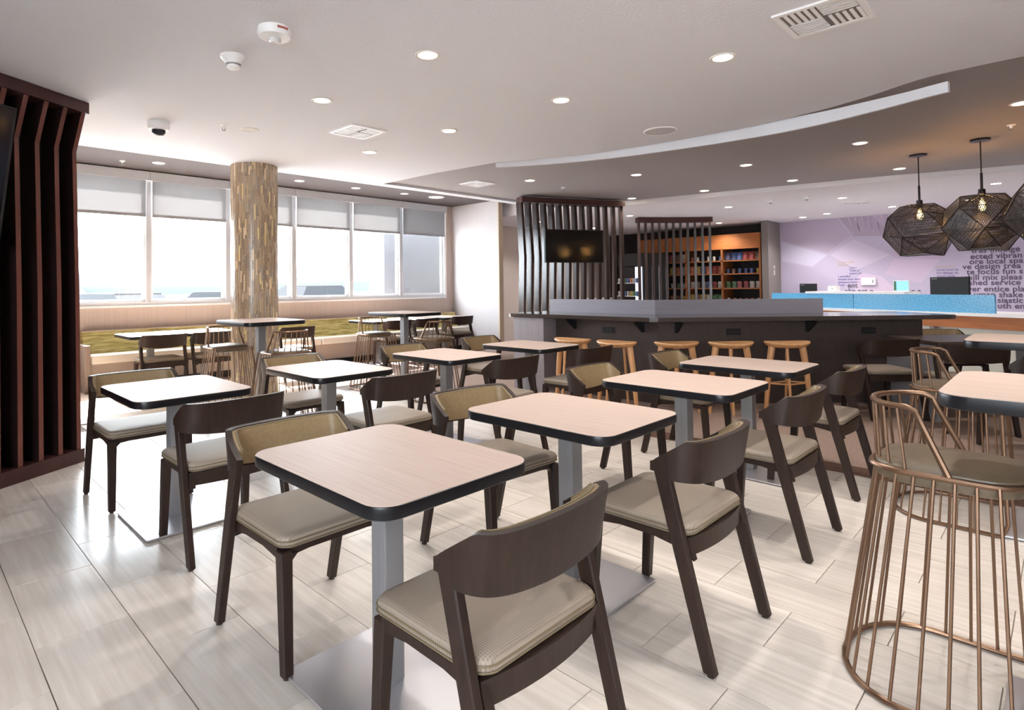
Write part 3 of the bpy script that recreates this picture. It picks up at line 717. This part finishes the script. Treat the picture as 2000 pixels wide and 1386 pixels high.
# sign on the partition
for i, (dz, hh) in enumerate(((1.62, .07), (1.47, .12))):
    boxo('sign_strip', mat('pale_sign', (190, 180, 172), .6), pw, 14.36, 14.46, 4.716, 4.7195, dz, dz+hh)

# ---- mural lettering and shards
def wall_text(body, x0v, z, size, m, parent, bold=True):
    c = bpy.data.curves.new('lettering', 'FONT'); c.body = body; c.size = size; c.extrude = .0015; c.space_character = 1.03
    if bold: c.offset = size*.02
    tmp = bpy.data.objects.new('tmp', c); col.objects.link(tmp)
    dg = bpy.context.evaluated_depsgraph_get(); me = bpy.data.meshes.new_from_object(tmp.evaluated_get(dg)); bpy.data.objects.remove(tmp)
    me.materials.clear(); me.materials.append(m)
    o = bpy.data.objects.new('lettering', me); col.objects.link(o); o.parent = parent
    o.matrix_local = Matrix(((0, 0, -1, 14.845), (-1, 0, 0, x0v), (0, 1, 0, z), (0, 0, 0, 1)))
    return o
M_ltr = mat('mural_lettering', (96, 84, 104), .7); M_gold = mat('mural_gold_lettering', (206, 184, 140), .7); M_blul = mat('mural_blue_lettering', (112, 104, 160), .7)
for body, v, z in (('you', 1.103, 1.935), ('tras indulge', 1.313, 1.83), ('ected vibran', 1.331, 1.712), ('ore local spa', 1.348, 1.614), ('ve design trea', 1.449, 1.519), ('te focus fun s', 1.391, 1.418),
                   ('ghill mix pleas', 1.439, 1.31), ('ished service', 1.396, 1.21), ('ver entice pla', 1.383, 1.09), ('uman shake', 1.30, .983), ('siastic', .961, .878), ('uth en', .963, .773), ('ake art e', 3.436, 1.055), ('tic s', 2.348, 1.053), ('ent', 3.385, 1.175)):
    wall_text(body, v, z, .142, M_ltr, wm)
for i, (body, g) in enumerate((('human style', 1), ('outh en', 1), ('i love', 0), ('Take a', 0), ('scent vib', 0), ('t mindful', 0), ('simple love desi', 0), ('pleasure more s', 0), ('lively', 0))):
    wall_text(body, 3.56-(.0 if i not in (2, 3, 4) else .22), 1.71-.062*i, .062, M_gold if g else M_blul, wm, False)
for i in range(4): wall_text(('re art vibra', 'mind local sp', 'fun design so', 'youth style')[i], 1.85, 1.56-.062*i, .062, M_blul if i else M_gold, wm, False)
# printed shards of the mural: thin flat panels of the print, with pale lines between them
shards = [((4.70, 2.69), (3.55, 2.69), (3.30, 2.30), (3.75, 1.95), (4.70, 2.30)), ((3.50, 2.69), (2.90, 2.69), (2.55, 2.25), (3.25, 2.28)), ((2.85, 2.69), (2.0, 2.69), (1.9, 2.35), (2.5, 2.22)),
          ((4.70, 2.25), (3.75, 1.90), (4.05, 1.65), (4.70, 1.80)), ((4.70, 1.75), (4.05, 1.60), (3.6, 1.30), (4.3, .95), (4.70, 1.0)), ((3.70, 1.90), (3.25, 2.22), (2.6, 1.85), (3.2, 1.55)),
          ((2.50, 2.18), (1.95, 2.30), (1.75, 1.75), (2.55, 1.80)), ((2.55, 1.76), (1.80, 1.72), (2.1, 1.25), (2.7, 1.45)), ((1.9, 2.69), (.6, 2.69), (.6, 2.05), (1.75, 2.10)), ((3.15, 1.5), (2.75, 1.4), (2.4, 1.0), (3.3, 1.0))]
tones = [(182, 168, 188), (174, 158, 178), (186, 166, 188), (204, 198, 218), (186, 176, 198), (204, 192, 212), (194, 172, 196), (202, 184, 206), (186, 176, 194), (206, 188, 208)]
for s, c in zip(shards, tones):
    bm = nbm(); prism(bm, s, 14.8465, 14.85, 'x'); obj('mural_shard', bm, mat('shard_%d_%d_%d' % c, c, .7), wm)
for i in range(7):
    a = 3.35-.12*i; bm = nbm(); prism(bm, [(a, 2.69), (a-.03, 2.69), (a-.10, 2.33), (a-.115, 2.33)], 14.8455, 14.8464, 'x'); obj('mural_line', bm, mat('mural_line', (196, 186, 200), .7), wm)

# ---- reception desk
dd = Vector((-1.6, -3.33)); da = math.atan2(dd.y, dd.x)
dk = thing('reception_desk', 'reception desk with glittering blue front panels and white counter', 'desk', (12.2, 4.05, 0), da)
for i, (a, b) in enumerate(((0, 1.675), (1.685, 3.70))): boxo('blue_panel', M_blue, dk, a, b, .0, .035, .85, 1.10)
boxo('counter', M_white, dk, .6, 5.6, -.12, .7, .81, .85)
boxo('transaction_ledge', M_white, dk, .78, 2.54, -.03, .32, 1.10, 1.135)
boxo('wood_apron', M_orange, dk, .6, 5.6, -.06, -.02, .64, .81)
boxo('front_panel', mat('desk_front_cream', (206, 204, 192), .6), dk, .3, 5.6, .05, .08, 0, .81)
for x in (2.9, 4.55): boxo('leg', M_pillar, dk, x, x+.06, -.05, .04, 0, .64)
def desk_item(nm, lb, cat, s, y, z): 
    p = Matrix.Rotation(da, 3, 'Z') @ Vector((s, y, 0)); return thing(nm, lb, cat, (12.2+p.x, 4.05+p.y, z), da)
for s, wd, hh, z, lb in ((.60, .34, .17, 1.105, 'small black monitor at the left end of the reception desk'), (3.0, .52, .27, 1.085, 'large black monitor at the right end of the blue reception desk')):
    m = desk_item('monitor', lb, 'monitor', s, .25, .85)
    bm = nbm(); box(bm, -wd/2, wd/2, -.02, .02, z-.85, z-.85+hh, bev=.004); obj('display', bm, M_black, m)
    bm = nbm(); box(bm, -.02, .02, .02, .05, .02, z-.85+.1); box(bm, -.1, .1, -.06, .1, 0, .02); obj('stand', bm, M_black, m)
    boxo('maker_label', M_grey, m, -wd/2+.02, -wd/2+.10, -.0215, -.020, z-.85+hh-.03, z-.85+hh-.02)
m = desk_item('card_terminal', 'small white card terminal on the reception ledge', 'terminal', 1.23, .10, 1.136); boxo('body', M_white, m, -.09, .09, -.02, .05, 0, .10, bev=.004); boxo('mark', M_grey, m, -.01, .01, -.0215, -.02, .04, .06)
m = desk_item('tablet_sign', 'blue and green tablet sign on the reception ledge', 'sign', 2.42, .08, 1.136); boxo('frame', M_white, m, -.12, .12, -.01, .02, 0, .18, bev=.003)
boxo('screen', mat('tablet_blue', (96, 150, 214), .3, emit=((96, 150, 214), .5)), m, -.07, .11, -.0115, -.010, .02, .165); boxo('stripe', mat('tablet_green', (60, 120, 84), .4), m, -.11, -.07, -.0115, -.010, .02, .165)
m = tag(boxo('wall_box', M_white, None, 14.80, 14.842, 2.86, 3.12, 1.23, 1.38, bev=.004), 'white plastic box on the mural behind the reception desk', 'wall box')
boxo('button', M_grey, m, 14.795, 14.80, 2.90, 2.92, 1.27, 1.34)

# ================================================================== PENDANT LAMPS
def perf_nodes(n, l, out):
    tc = n.new('ShaderNodeTexCoord'); vo = n.new('ShaderNodeTexVoronoi'); vo.inputs['Scale'].default_value = 85; vo.inputs['Randomness'].default_value = .0
    l.new(tc.outputs['Object'], vo.inputs['Vector'])
    lt = n.new('ShaderNodeMath'); lt.operation = 'LESS_THAN'; lt.inputs[1].default_value = .49; l.new(vo.outputs['Distance'], lt.inputs[0])
    t = n.new('ShaderNodeBsdfTransparent'); p = n.new('ShaderNodeBsdfPrincipled'); p.inputs['Base Color'].default_value = lin((70, 70, 74)); p.inputs['Metallic'].default_value = .4; p.inputs['Roughness'].default_value = .38
    mx = n.new('ShaderNodeMixShader'); l.new(lt.outputs[0], mx.inputs[0]); l.new(p.outputs[0], mx.inputs[1]); l.new(t.outputs[0], mx.inputs[2]); l.new(mx.outputs[0], out.inputs[0])
M_perf = mixmat('perforated_bronze', perf_nodes)
M_dkb = mat('dark_bronze', (44, 38, 36), .35, .7)
def pendant(u, v, zc, R, rz, label, tilt=0):
    t = thing('pendant_lamp', label, 'lamp', (u, v, zc), rz, 'faceted pendant lamps over the bar end')
    top = ZT-zc
    bm = nbm(); lathe(bm, [(0, top), (.085, top), (.085, top-.02), (.02, top-.03), (0, top-.03)], 24); obj('canopy', bm, M_dkb, t, True)
    bm = nbm(); tube(bm, [(0, 0, top-.02), (0, 0, .35)], .006, 8); tube(bm, [(0, 0, .36), (0, 0, .16)], .012, 10); obj('stem', bm, M_dkb, t, True)
    bm = nbm(); lathe(bm, [(0, .19), (.03, .19), (.034, .12), (.028, .10), (0, .10)], 16); obj('socket', bm, M_dkb, t, True)
    bm = nbm(); lathe(bm, [(.022, .10), (.03, .085), (.055, .03), (.058, .0), (.045, -.035), (.02, -.052), (0, -.055)], 18); obj('bulb', bm, M_bulbglass, t, True)
    bm = nbm(); tube(bm, [(.012*math.cos(k), .012*math.sin(k), .06-.075*k/14) for k in range(0, 15)], .004, 5); obj('filament', bm, mat('filament', (255, 190, 110), .5, emit=((255, 170, 80), 60.0)), t)
    ld = bpy.data.lights.new('bulb_light', 'POINT'); ld.energy = 2.0; ld.color = (1, .68, .36); ld.shadow_soft_size = .04
    lo = bpy.data.objects.new('bulb_light', ld); col.objects.link(lo); lo.parent = t; lo.location = (0, 0, .02)
    # shade: ring-built faceted polyhedron, one perforated panel per facet, open on top
    n = 5; zo = -.09; rings = []
    for z, r, ph in ((.40*R, .52*R, 0), (.20*R, .93*R, .5), (-.30*R, 1.0*R, 0), (-.78*R, .58*R, .5)):
        rings.append([Vector((r*math.cos(2*PI*(k+ph)/n), r*math.sin(2*PI*(k+ph)/n), z*1.25+zo+.05*R*math.sin(2.3*k+7*ph))) for k in range(n)])
    rings[0] = [Vector((p.x, p.y, .60*R+zo)) for p in rings[0]]
    tri = []; bars = set()
    for A, B, up in ((rings[0], rings[1], 0), (rings[1], rings[2], 1), (rings[2], rings[3], 0)):
        for k in range(n):
            k2 = (k+1) % n
            if not up: tri += [(A[k], A[k2], B[k]), (A[k2], B[k], B[k2])]
            else: tri += [(A[k], A[k2], B[k2]), (A[k], B[k], B[k2])]
    tri.append(tuple(rings[3]))
    ctr = Vector((0, 0, zo))
    for f in tri:
        c = sum(f, Vector())/len(f); bm = nbm()
        a = [bm.verts.new(c+(p-c)*.985) for p in f]; b = [bm.verts.new(ctr+(c+(p-c)*.985-ctr)*.985) for p in f]
        bm.faces.new(a); bm.faces.new(b[::-1]); q = len(f)
        for k in range(q): bm.faces.new((a[k], b[k], b[(k+1) % q], a[(k+1) % q]))
        obj('shade_panel', bm, M_perf, t)
        for k in range(q): bars.add(tuple(sorted((tuple(round(x, 4) for x in f[k]), tuple(round(x, 4) for x in f[(k+1) % q])))))
    bm = nbm()
    for p, q in bars: tube(bm, [p, q], .0045, 5)
    for k in range(n): tube(bm, [(0, 0, .60*R+zo), tuple(rings[0][k])], .004, 5)
    obj('shade_frame', bm, M_dkb, t)
    return t
pendant(8.56, 1.205, 2.05, .365, .3, 'faceted perforated bronze pendant lamp, leftmost of the three')
pendant(8.12, .62, 2.06, .355, .75, 'faceted perforated bronze pendant lamp, middle and largest')
pendant(7.25, .06, 2.06, .36, 1.7, 'faceted perforated bronze pendant lamp cut by the right edge')

# ================================================================== CEILING FITTINGS
def make_down(lit, R=.075):
    t = thing('downlight', 'x', 'ceiling light')
    bm = nbm(); lathe(bm, [(R*.78, -.001), (R*.80, -.006), (R, -.007), (R+.004, -.003), (R+.004, 0)], 28); obj('trim_ring', bm, M_trim, t, True)
    bm = nbm(); lathe(bm, [(0, -.004), (R*.78, -.004), (R*.78, -.001), (0, -.001)], 28); obj('lens', bm, M_lensl if lit else M_lensoff, t, True)
    if lit:
        ld = bpy.data.lights.new('downlight_beam', 'SPOT'); ld.energy = 13; ld.spot_size = math.radians(115); ld.spot_blend = .7; ld.color = (1, .95, .90); ld.shadow_soft_size = .05
        lo = bpy.data.objects.new('downlight_beam', ld); col.objects.link(lo); lo.parent = t; lo.location = (0, 0, -.03)
    return t
lobby_beam = bpy.data.lights.new('lobby_beam', 'SPOT'); lobby_beam.energy = 17; lobby_beam.spot_size = math.radians(130); lobby_beam.spot_blend = .7; lobby_beam.color = (1, .96, .95); lobby_beam.shadow_soft_size = .05
DL = make_down(True); DO = make_down(False); fl = {True: DL, False: DO}; pos = {True: [], False: []}
def down(u, v, z, lit, label, group):
    if not pos[lit]: o = fl[lit]; o.location = (u, v, z); tag(o, label, 'ceiling light', group)
    else: o = dup(fl[lit], (u, v, z), 0, label, group)
    if z == ZL and lit:
        for c in o.children:
            if c.type == 'LIGHT': c.data = lobby_beam
    pos[lit].append(1)
for u, v, lb in ((2.38, 2.77, 'lit recessed downlight, near the top middle of the picture'), (3.79, 1.52, 'largest lit recessed downlight right of centre'), (2.36, 4.00, 'lit recessed downlight between the smoke detectors and the ceiling vent'), (3.73, 2.75, 'lit recessed downlight at the centre of the white ceiling'),
                 (3.69, 4.00, 'lit recessed downlight right of the square ceiling vent'), (3.65, 5.21, 'lit recessed downlight near the mosaic column'), (2.36, 1.52, 'added lit downlight, unseen just above the top edge of the picture'), (2.36, .27, 'added lit downlight, unseen over the nearest tables'), (3.75, .27, 'added lit downlight, unseen over the nearer tall table'), (2.36, -1.0, 'added lit downlight, unseen behind the camera, left'), (3.75, -1.0, 'added lit downlight, unseen behind the camera, right')):  # lamps outside the frame are added, unseen, to brighten the room
    down(u, v, ZC, True, lb, 'recessed downlights in the white ceiling')
down(2.323, 5.19, ZC, False, 'unlit recessed downlight left of the mosaic column', 'recessed downlights in the white ceiling')
for i, (u, v, lb) in enumerate(((7.353, 1.526, 'lit downlight left above the pendant lamps'), (7.628, 2.80, 'lit downlight over the middle of the bar'), (9.424, 1.525, 'small lit downlight just left of the first pendant cord'), (9.297, 2.77, 'small lit downlight over the bar, farther row'), (7.167, 4.055, 'lit downlight above the espresso slat screen, right'),
                 (6.402, 5.275, 'lit downlight right of the small ceiling vent'), (9.226, 4.03, 'small lit downlight at the lobby edge, middle'), (9.073, 5.228, 'small lit downlight above the right end of the espresso screen'), (6.725, .247, 'lit downlight cut by the right edge of the picture'))):
    down(u, v, ZT, True, lb, 'recessed downlights over the bar')
for u, v, lb in ((11.414, .715, 'small lobby downlight behind the right pendant cord'), (13.326, 1.219, 'tiny lobby downlight between the pendant lamps'), (11.302, 2.618, 'tiny lobby downlight above the mural, middle'), (10.99, 4.359, 'tiny lobby downlight above the dark slatted screen'), (13.674, 3.447, 'tiny lobby downlight above the mural, left'), (14.0, 3.987, 'tiny lobby downlight nearest the grey partition'), (10.768, 6.259, 'small lobby downlight between the two slat screens'), (13.7, 5.66, 'tiny lobby downlight in front of the snack shelves'), (10.2, 8.1, 'corridor downlight beyond the pale wing wall'), (12.4, 8.2, 'farther corridor downlight beyond the wing wall'), (12.9, -.6, 'lobby downlight out of view behind the pendant lamps'), (13.4, 2.3, 'lobby downlight hidden above the reception desk')):
    down(u, v, ZL, True, lb, 'recessed downlights in the lobby ceiling')
for u, v, lb in ((2.558, 8.53, 'unlit recessed light above the left windows'), (4.623, 8.524, 'unlit recessed light just right of the column above the window'), (5.676, 8.522, 'unlit recessed light above the middle window'), (6.688, 8.468, 'unlit recessed light above the window near the wing wall')):
    down(u, v, ZW, False, lb, 'unlit recessed lights along the windows')
def vent(u, v, z, su, sv, label):
    t = thing('ceiling_vent', label, 'vent', (u, v, z), 0, 'square ceiling air vents')
    bm = nbm()
    for a, b, c, d in ((-1, 1, -1, -.86), (-1, 1, .86, 1), (-1, -.86, -.86, .86), (.86, 1, -.86, .86)): box(bm, a*su/2, b*su/2, c*sv/2, d*sv/2, -.012, 0)
    obj('frame', bm, M_white, t); boxo('backing', mat('vent_dark', (120, 116, 114), .7), t, -su/2*.86, su/2*.86, -sv/2*.86, sv/2*.86, -.004, -.001)
    n = 5
    for q, (x0, x1, y0, y1) in enumerate(((-.84, -.03, -.84, -.03), (.03, .84, -.84, -.03), (-.84, -.03, .03, .84), (.03, .84, .03, .84))):
        for k in range(n):
            f0 = k/n; f1 = (k+.55)/n
            if q in (0, 3): a = (x0+(x1-x0)*f0, x0+(x1-x0)*f1, y0, y1)
            else: a = (x0, x1, y0+(y1-y0)*f0, y0+(y1-y0)*f1)
            boxo('louvre', M_white, t, a[0]*su/2, a[1]*su/2, a[2]*sv/2, a[3]*sv/2, -.010, -.004)
vent(3.08, 4.585, ZC, .38, .38, 'square white ceiling vent left of the centre downlights')
vent(6.03, 5.94, ZT, .38, .38, 'square ceiling vent in the taupe ceiling above the wing wall')
vent(3.60, .90, ZC, .40, .40, 'square ceiling vent cut by the top edge of the picture')
vent(12.2, 2.60, ZL, .40, .40, 'far square ceiling vent above the purple mural')
# strobe, smoke detector, camera, speakers, sprinklers
t = thing('ceiling_strobe', 'large round white fire alarm strobe on the ceiling', 'alarm', (1.52, 3.072, ZC))
bm = nbm(); lathe(bm, [(.092, 0), (.094, -.03), (.084, -.048), (.03, -.054), (0, -.054)], 32); obj('housing', bm, M_white, t, True)
bm = nbm(); lathe(bm, [(.032, -.05), (.032, -.07), (.024, -.078), (0, -.08)], 16); obj('lens', bm, mat('strobe_lens', (214, 214, 216), .15), t, True)
bm = nbm(); box(bm, -.03, .03, -.094, -.090, -.026, -.014); obj('marking', bm, mat('red_marking', (170, 90, 80), .6), t)
t = thing('smoke_detector', 'small conical white smoke detector on the ceiling', 'detector', (1.512, 3.61, ZC))
bm = nbm(); lathe(bm, [(.076, 0), (.078, -.012), (.062, -.03), (.046, -.045), (.044, -.05)], 28); obj('base', bm, M_white, t, True)
bm = nbm(); lathe(bm, [(.042, -.045), (.042, -.06), (0, -.06)], 24); obj('grille', bm, M_grey, t, True)
bm = nbm(); lathe(bm, [(.04, -.06), (.04, -.072), (.026, -.082), (0, -.084)], 24); obj('cap', bm, M_white, t, True)
t = thing('dome_camera', 'white dome security camera on the ceiling at left', 'camera', (1.643, 5.48, ZC))
bm = nbm(); lathe(bm, [(.088, 0), (.088, -.05), (.078, -.066), (.055, -.07), (0, -.07)], 28); obj('housing', bm, M_white, t, True)
bm = nbm(); lathe(bm, [(.056, -.066), (.052, -.095), (.034, -.115), (0, -.122)], 24); obj('dome', bm, mat('smoked_dome', (40, 42, 48), .08), t, True)
def speaker(u, v, z, r, label):
    t = thing('ceiling_speaker', label, 'speaker', (u, v, z))
    bm = nbm(); lathe(bm, [(r, 0), (r, -.008), (r*.92, -.012), (r*.9, -.009)], 36); obj('rim', bm, M_white, t, True)
    bm = nbm(); lathe(bm, [(r*.9, -.009), (0, -.009)], 36); obj('grille', bm, mat('speaker_grille', (196, 194, 196), .6), t, True)
speaker(5.174, 2.669, ZC, .155, 'round flush ceiling speaker right of centre')
speaker(7.4, 8.40, ZW, .15, 'round ceiling speaker above the window beside the wing wall')
def sprinkler(u, v, z, label):
    t = thing('sprinkler', label, 'sprinkler', (u, v, z), 0, 'ceiling fire sprinklers')
    bm = nbm(); lathe(bm, [(.035, 0), (.033, -.006), (.012, -.010), (.010, -.03), (0, -.03)], 16); obj('escutcheon', bm, M_white, t, True)
    bm = nbm(); tube(bm, [(.009, 0, -.025), (.013, 0, -.04), (.003, 0, -.055)], .003, 5); tube(bm, [(-.009, 0, -.025), (-.013, 0, -.04), (-.003, 0, -.055)], .003, 5); lathe(bm, [(0, -.055), (.017, -.055), (.017, -.058), (0, -.058)], 14); obj('head', bm, M_post, t)
sprinkler(2.082, 5.179, ZC, 'fire sprinkler left of the unlit downlight by the column')
sprinkler(2.166, 8.70, ZW, 'fire sprinkler above the left window')
sprinkler(7.258, 5.334, ZT, 'fire sprinkler above the espresso slat screen')
sprinkler(7.608, .355, ZT, 'fire sprinkler above the right pendant lamp')
for u, v, lb in ((10.607, 3.507, 'white lobby ceiling sensor, left of two'), (10.631, 2.967, 'white lobby ceiling sensor, right of two')):
    t = thing('ceiling_sensor', lb, 'sensor', (u, v, ZL), 0, 'lobby ceiling sensors')
    bm = nbm(); lathe(bm, [(.05, 0), (.05, -.03), (.03, -.05), (0, -.055)], 20); obj('body', bm, M_white, t, True)
    bm = nbm(); lathe(bm, [(.018, -.045), (.018, -.07), (0, -.075)], 12); obj('lens', bm, M_grey, t, True)

# ================================================================== OUTSIDE
bm = nbm(); box(bm, -80, 120, -60, 260, -.5, -.25); g = struct('ground', bm, mat('pale_asphalt', (200, 202, 204), .9, noise=((188, 190, 192), (.6, .6, .6), .3)))
bm = nbm(); box(bm, 7.60, 12.5, 10.35, 10.9, -.3, 5.0); struct('wall_outside', bm, mat('outside_wall', (112, 114, 119), .9, spec=.1))
bm = nbm(); box(bm, -6, 9, VW+.3, VW+1.9, -.26, -.18); struct('pavement', bm, mat('pale_pavement', (190, 188, 184), .9))
M_tyre = mat('tyre', (40, 40, 42), .8); M_cgl = mat('car_glass', (22, 24, 28), .5, spec=.1)
def car(u, v, rz, rgb, label, suv=0):
    t = thing('car', label, 'car', (u, v, -.25), rz, 'parked cars outside the windows')
    h = .18*suv
    side = [(-2.15, .28), (-2.2, .6), (-2.1, .92+h*.3), (-1.2, .98+h*.4), (1.25, .98+h*.4), (2.05, .80), (2.2, .55), (2.15, .28)]
    bm = nbm(); prism(bm, side, -.88, .88, 'y'); bmesh.ops.bevel(bm, geom=list(bm.edges), offset=.06, segments=2, affect='EDGES'); obj('body', bm, mat('car_paint_%d' % rgb[0], tuple(int(c*.24) for c in rgb), .6, spec=.12), t, True)
    cabin = [(-1.75+suv*-.25, .95+h*.4), (-1.25+suv*-.35, 1.42+h), (.25, 1.45+h), (1.05, .95+h*.4)]
    bm = nbm(); lo = [(x, -.80 if z < 1.2 else -.66, z) for x, z in cabin]; hi = [(x, .80 if z < 1.2 else .66, z) for x, z in cabin]; loft(bm, [lo, hi]); obj('glasshouse', bm, M_cgl, t)
    bm = nbm(); box(bm, -1.2+suv*-.3, .22, -.64, .64, 1.41+h, 1.47+h, bev=.02); obj('roof', bm, MATS['car_paint_%d' % rgb[0]], t)
    for x in (-1.35, 1.35):
        for y in (-.8, .8):
            bm = nbm(); tube(bm, [(x, y-.11, .33), (x, y+.11, .33)], .33, 20); obj('wheel', bm, M_tyre, t)
car(4.2, 18.0, 1.9, (206, 208, 212), 'pale parked car seen low in the left windows')
car(7.4, 19.0, 1.9, (188, 190, 196), 'silver parked car seen beside the column in the left window')
car(12.2, 20.5, .25, (228, 228, 230), 'white parked van-like car seen right of the column', 1)
car(13.0, 15.4, .6, (196, 200, 206), 'silver parked car nearest the windows right of the column')
car(17.6, 19.8, .5, (120, 122, 128), 'dark parked car behind the outside wall', 1)
fn = thing('fence', 'thin metal railing fence across the car park', 'fence', (-10, 27, -.25))
M_fence = mat('fence_metal', (44, 45, 48), .7, spec=.1)
for z in (.25, 1.15): boxo('rail', M_fence, fn, 0, 44, -.02, .02, z, z+.05)
bm = nbm(); box(bm, -.018, .018, -.018, .018, 0, 1.25); pk = obj('picket', bm, M_fence, fn)
for i in range(1, 146): inst('picket', pk.data, fn, (i*.3, 0, 0))
for i, (u, v, rx, h) in enumerate(((-20, 190, 60, 10), (60, 210, 80, 7), (130, 200, 50, 9))):
    bm = nbm(); bmesh.ops.create_uvsphere(bm, u_segments=24, v_segments=10, radius=1, matrix=Matrix.Diagonal((rx, 25, h, 1))); 
    struct('hill', bm, mat('hazy_hill', (60, 64, 70), 1, spec=.0), smooth=True, loc=(u, v, -.4))
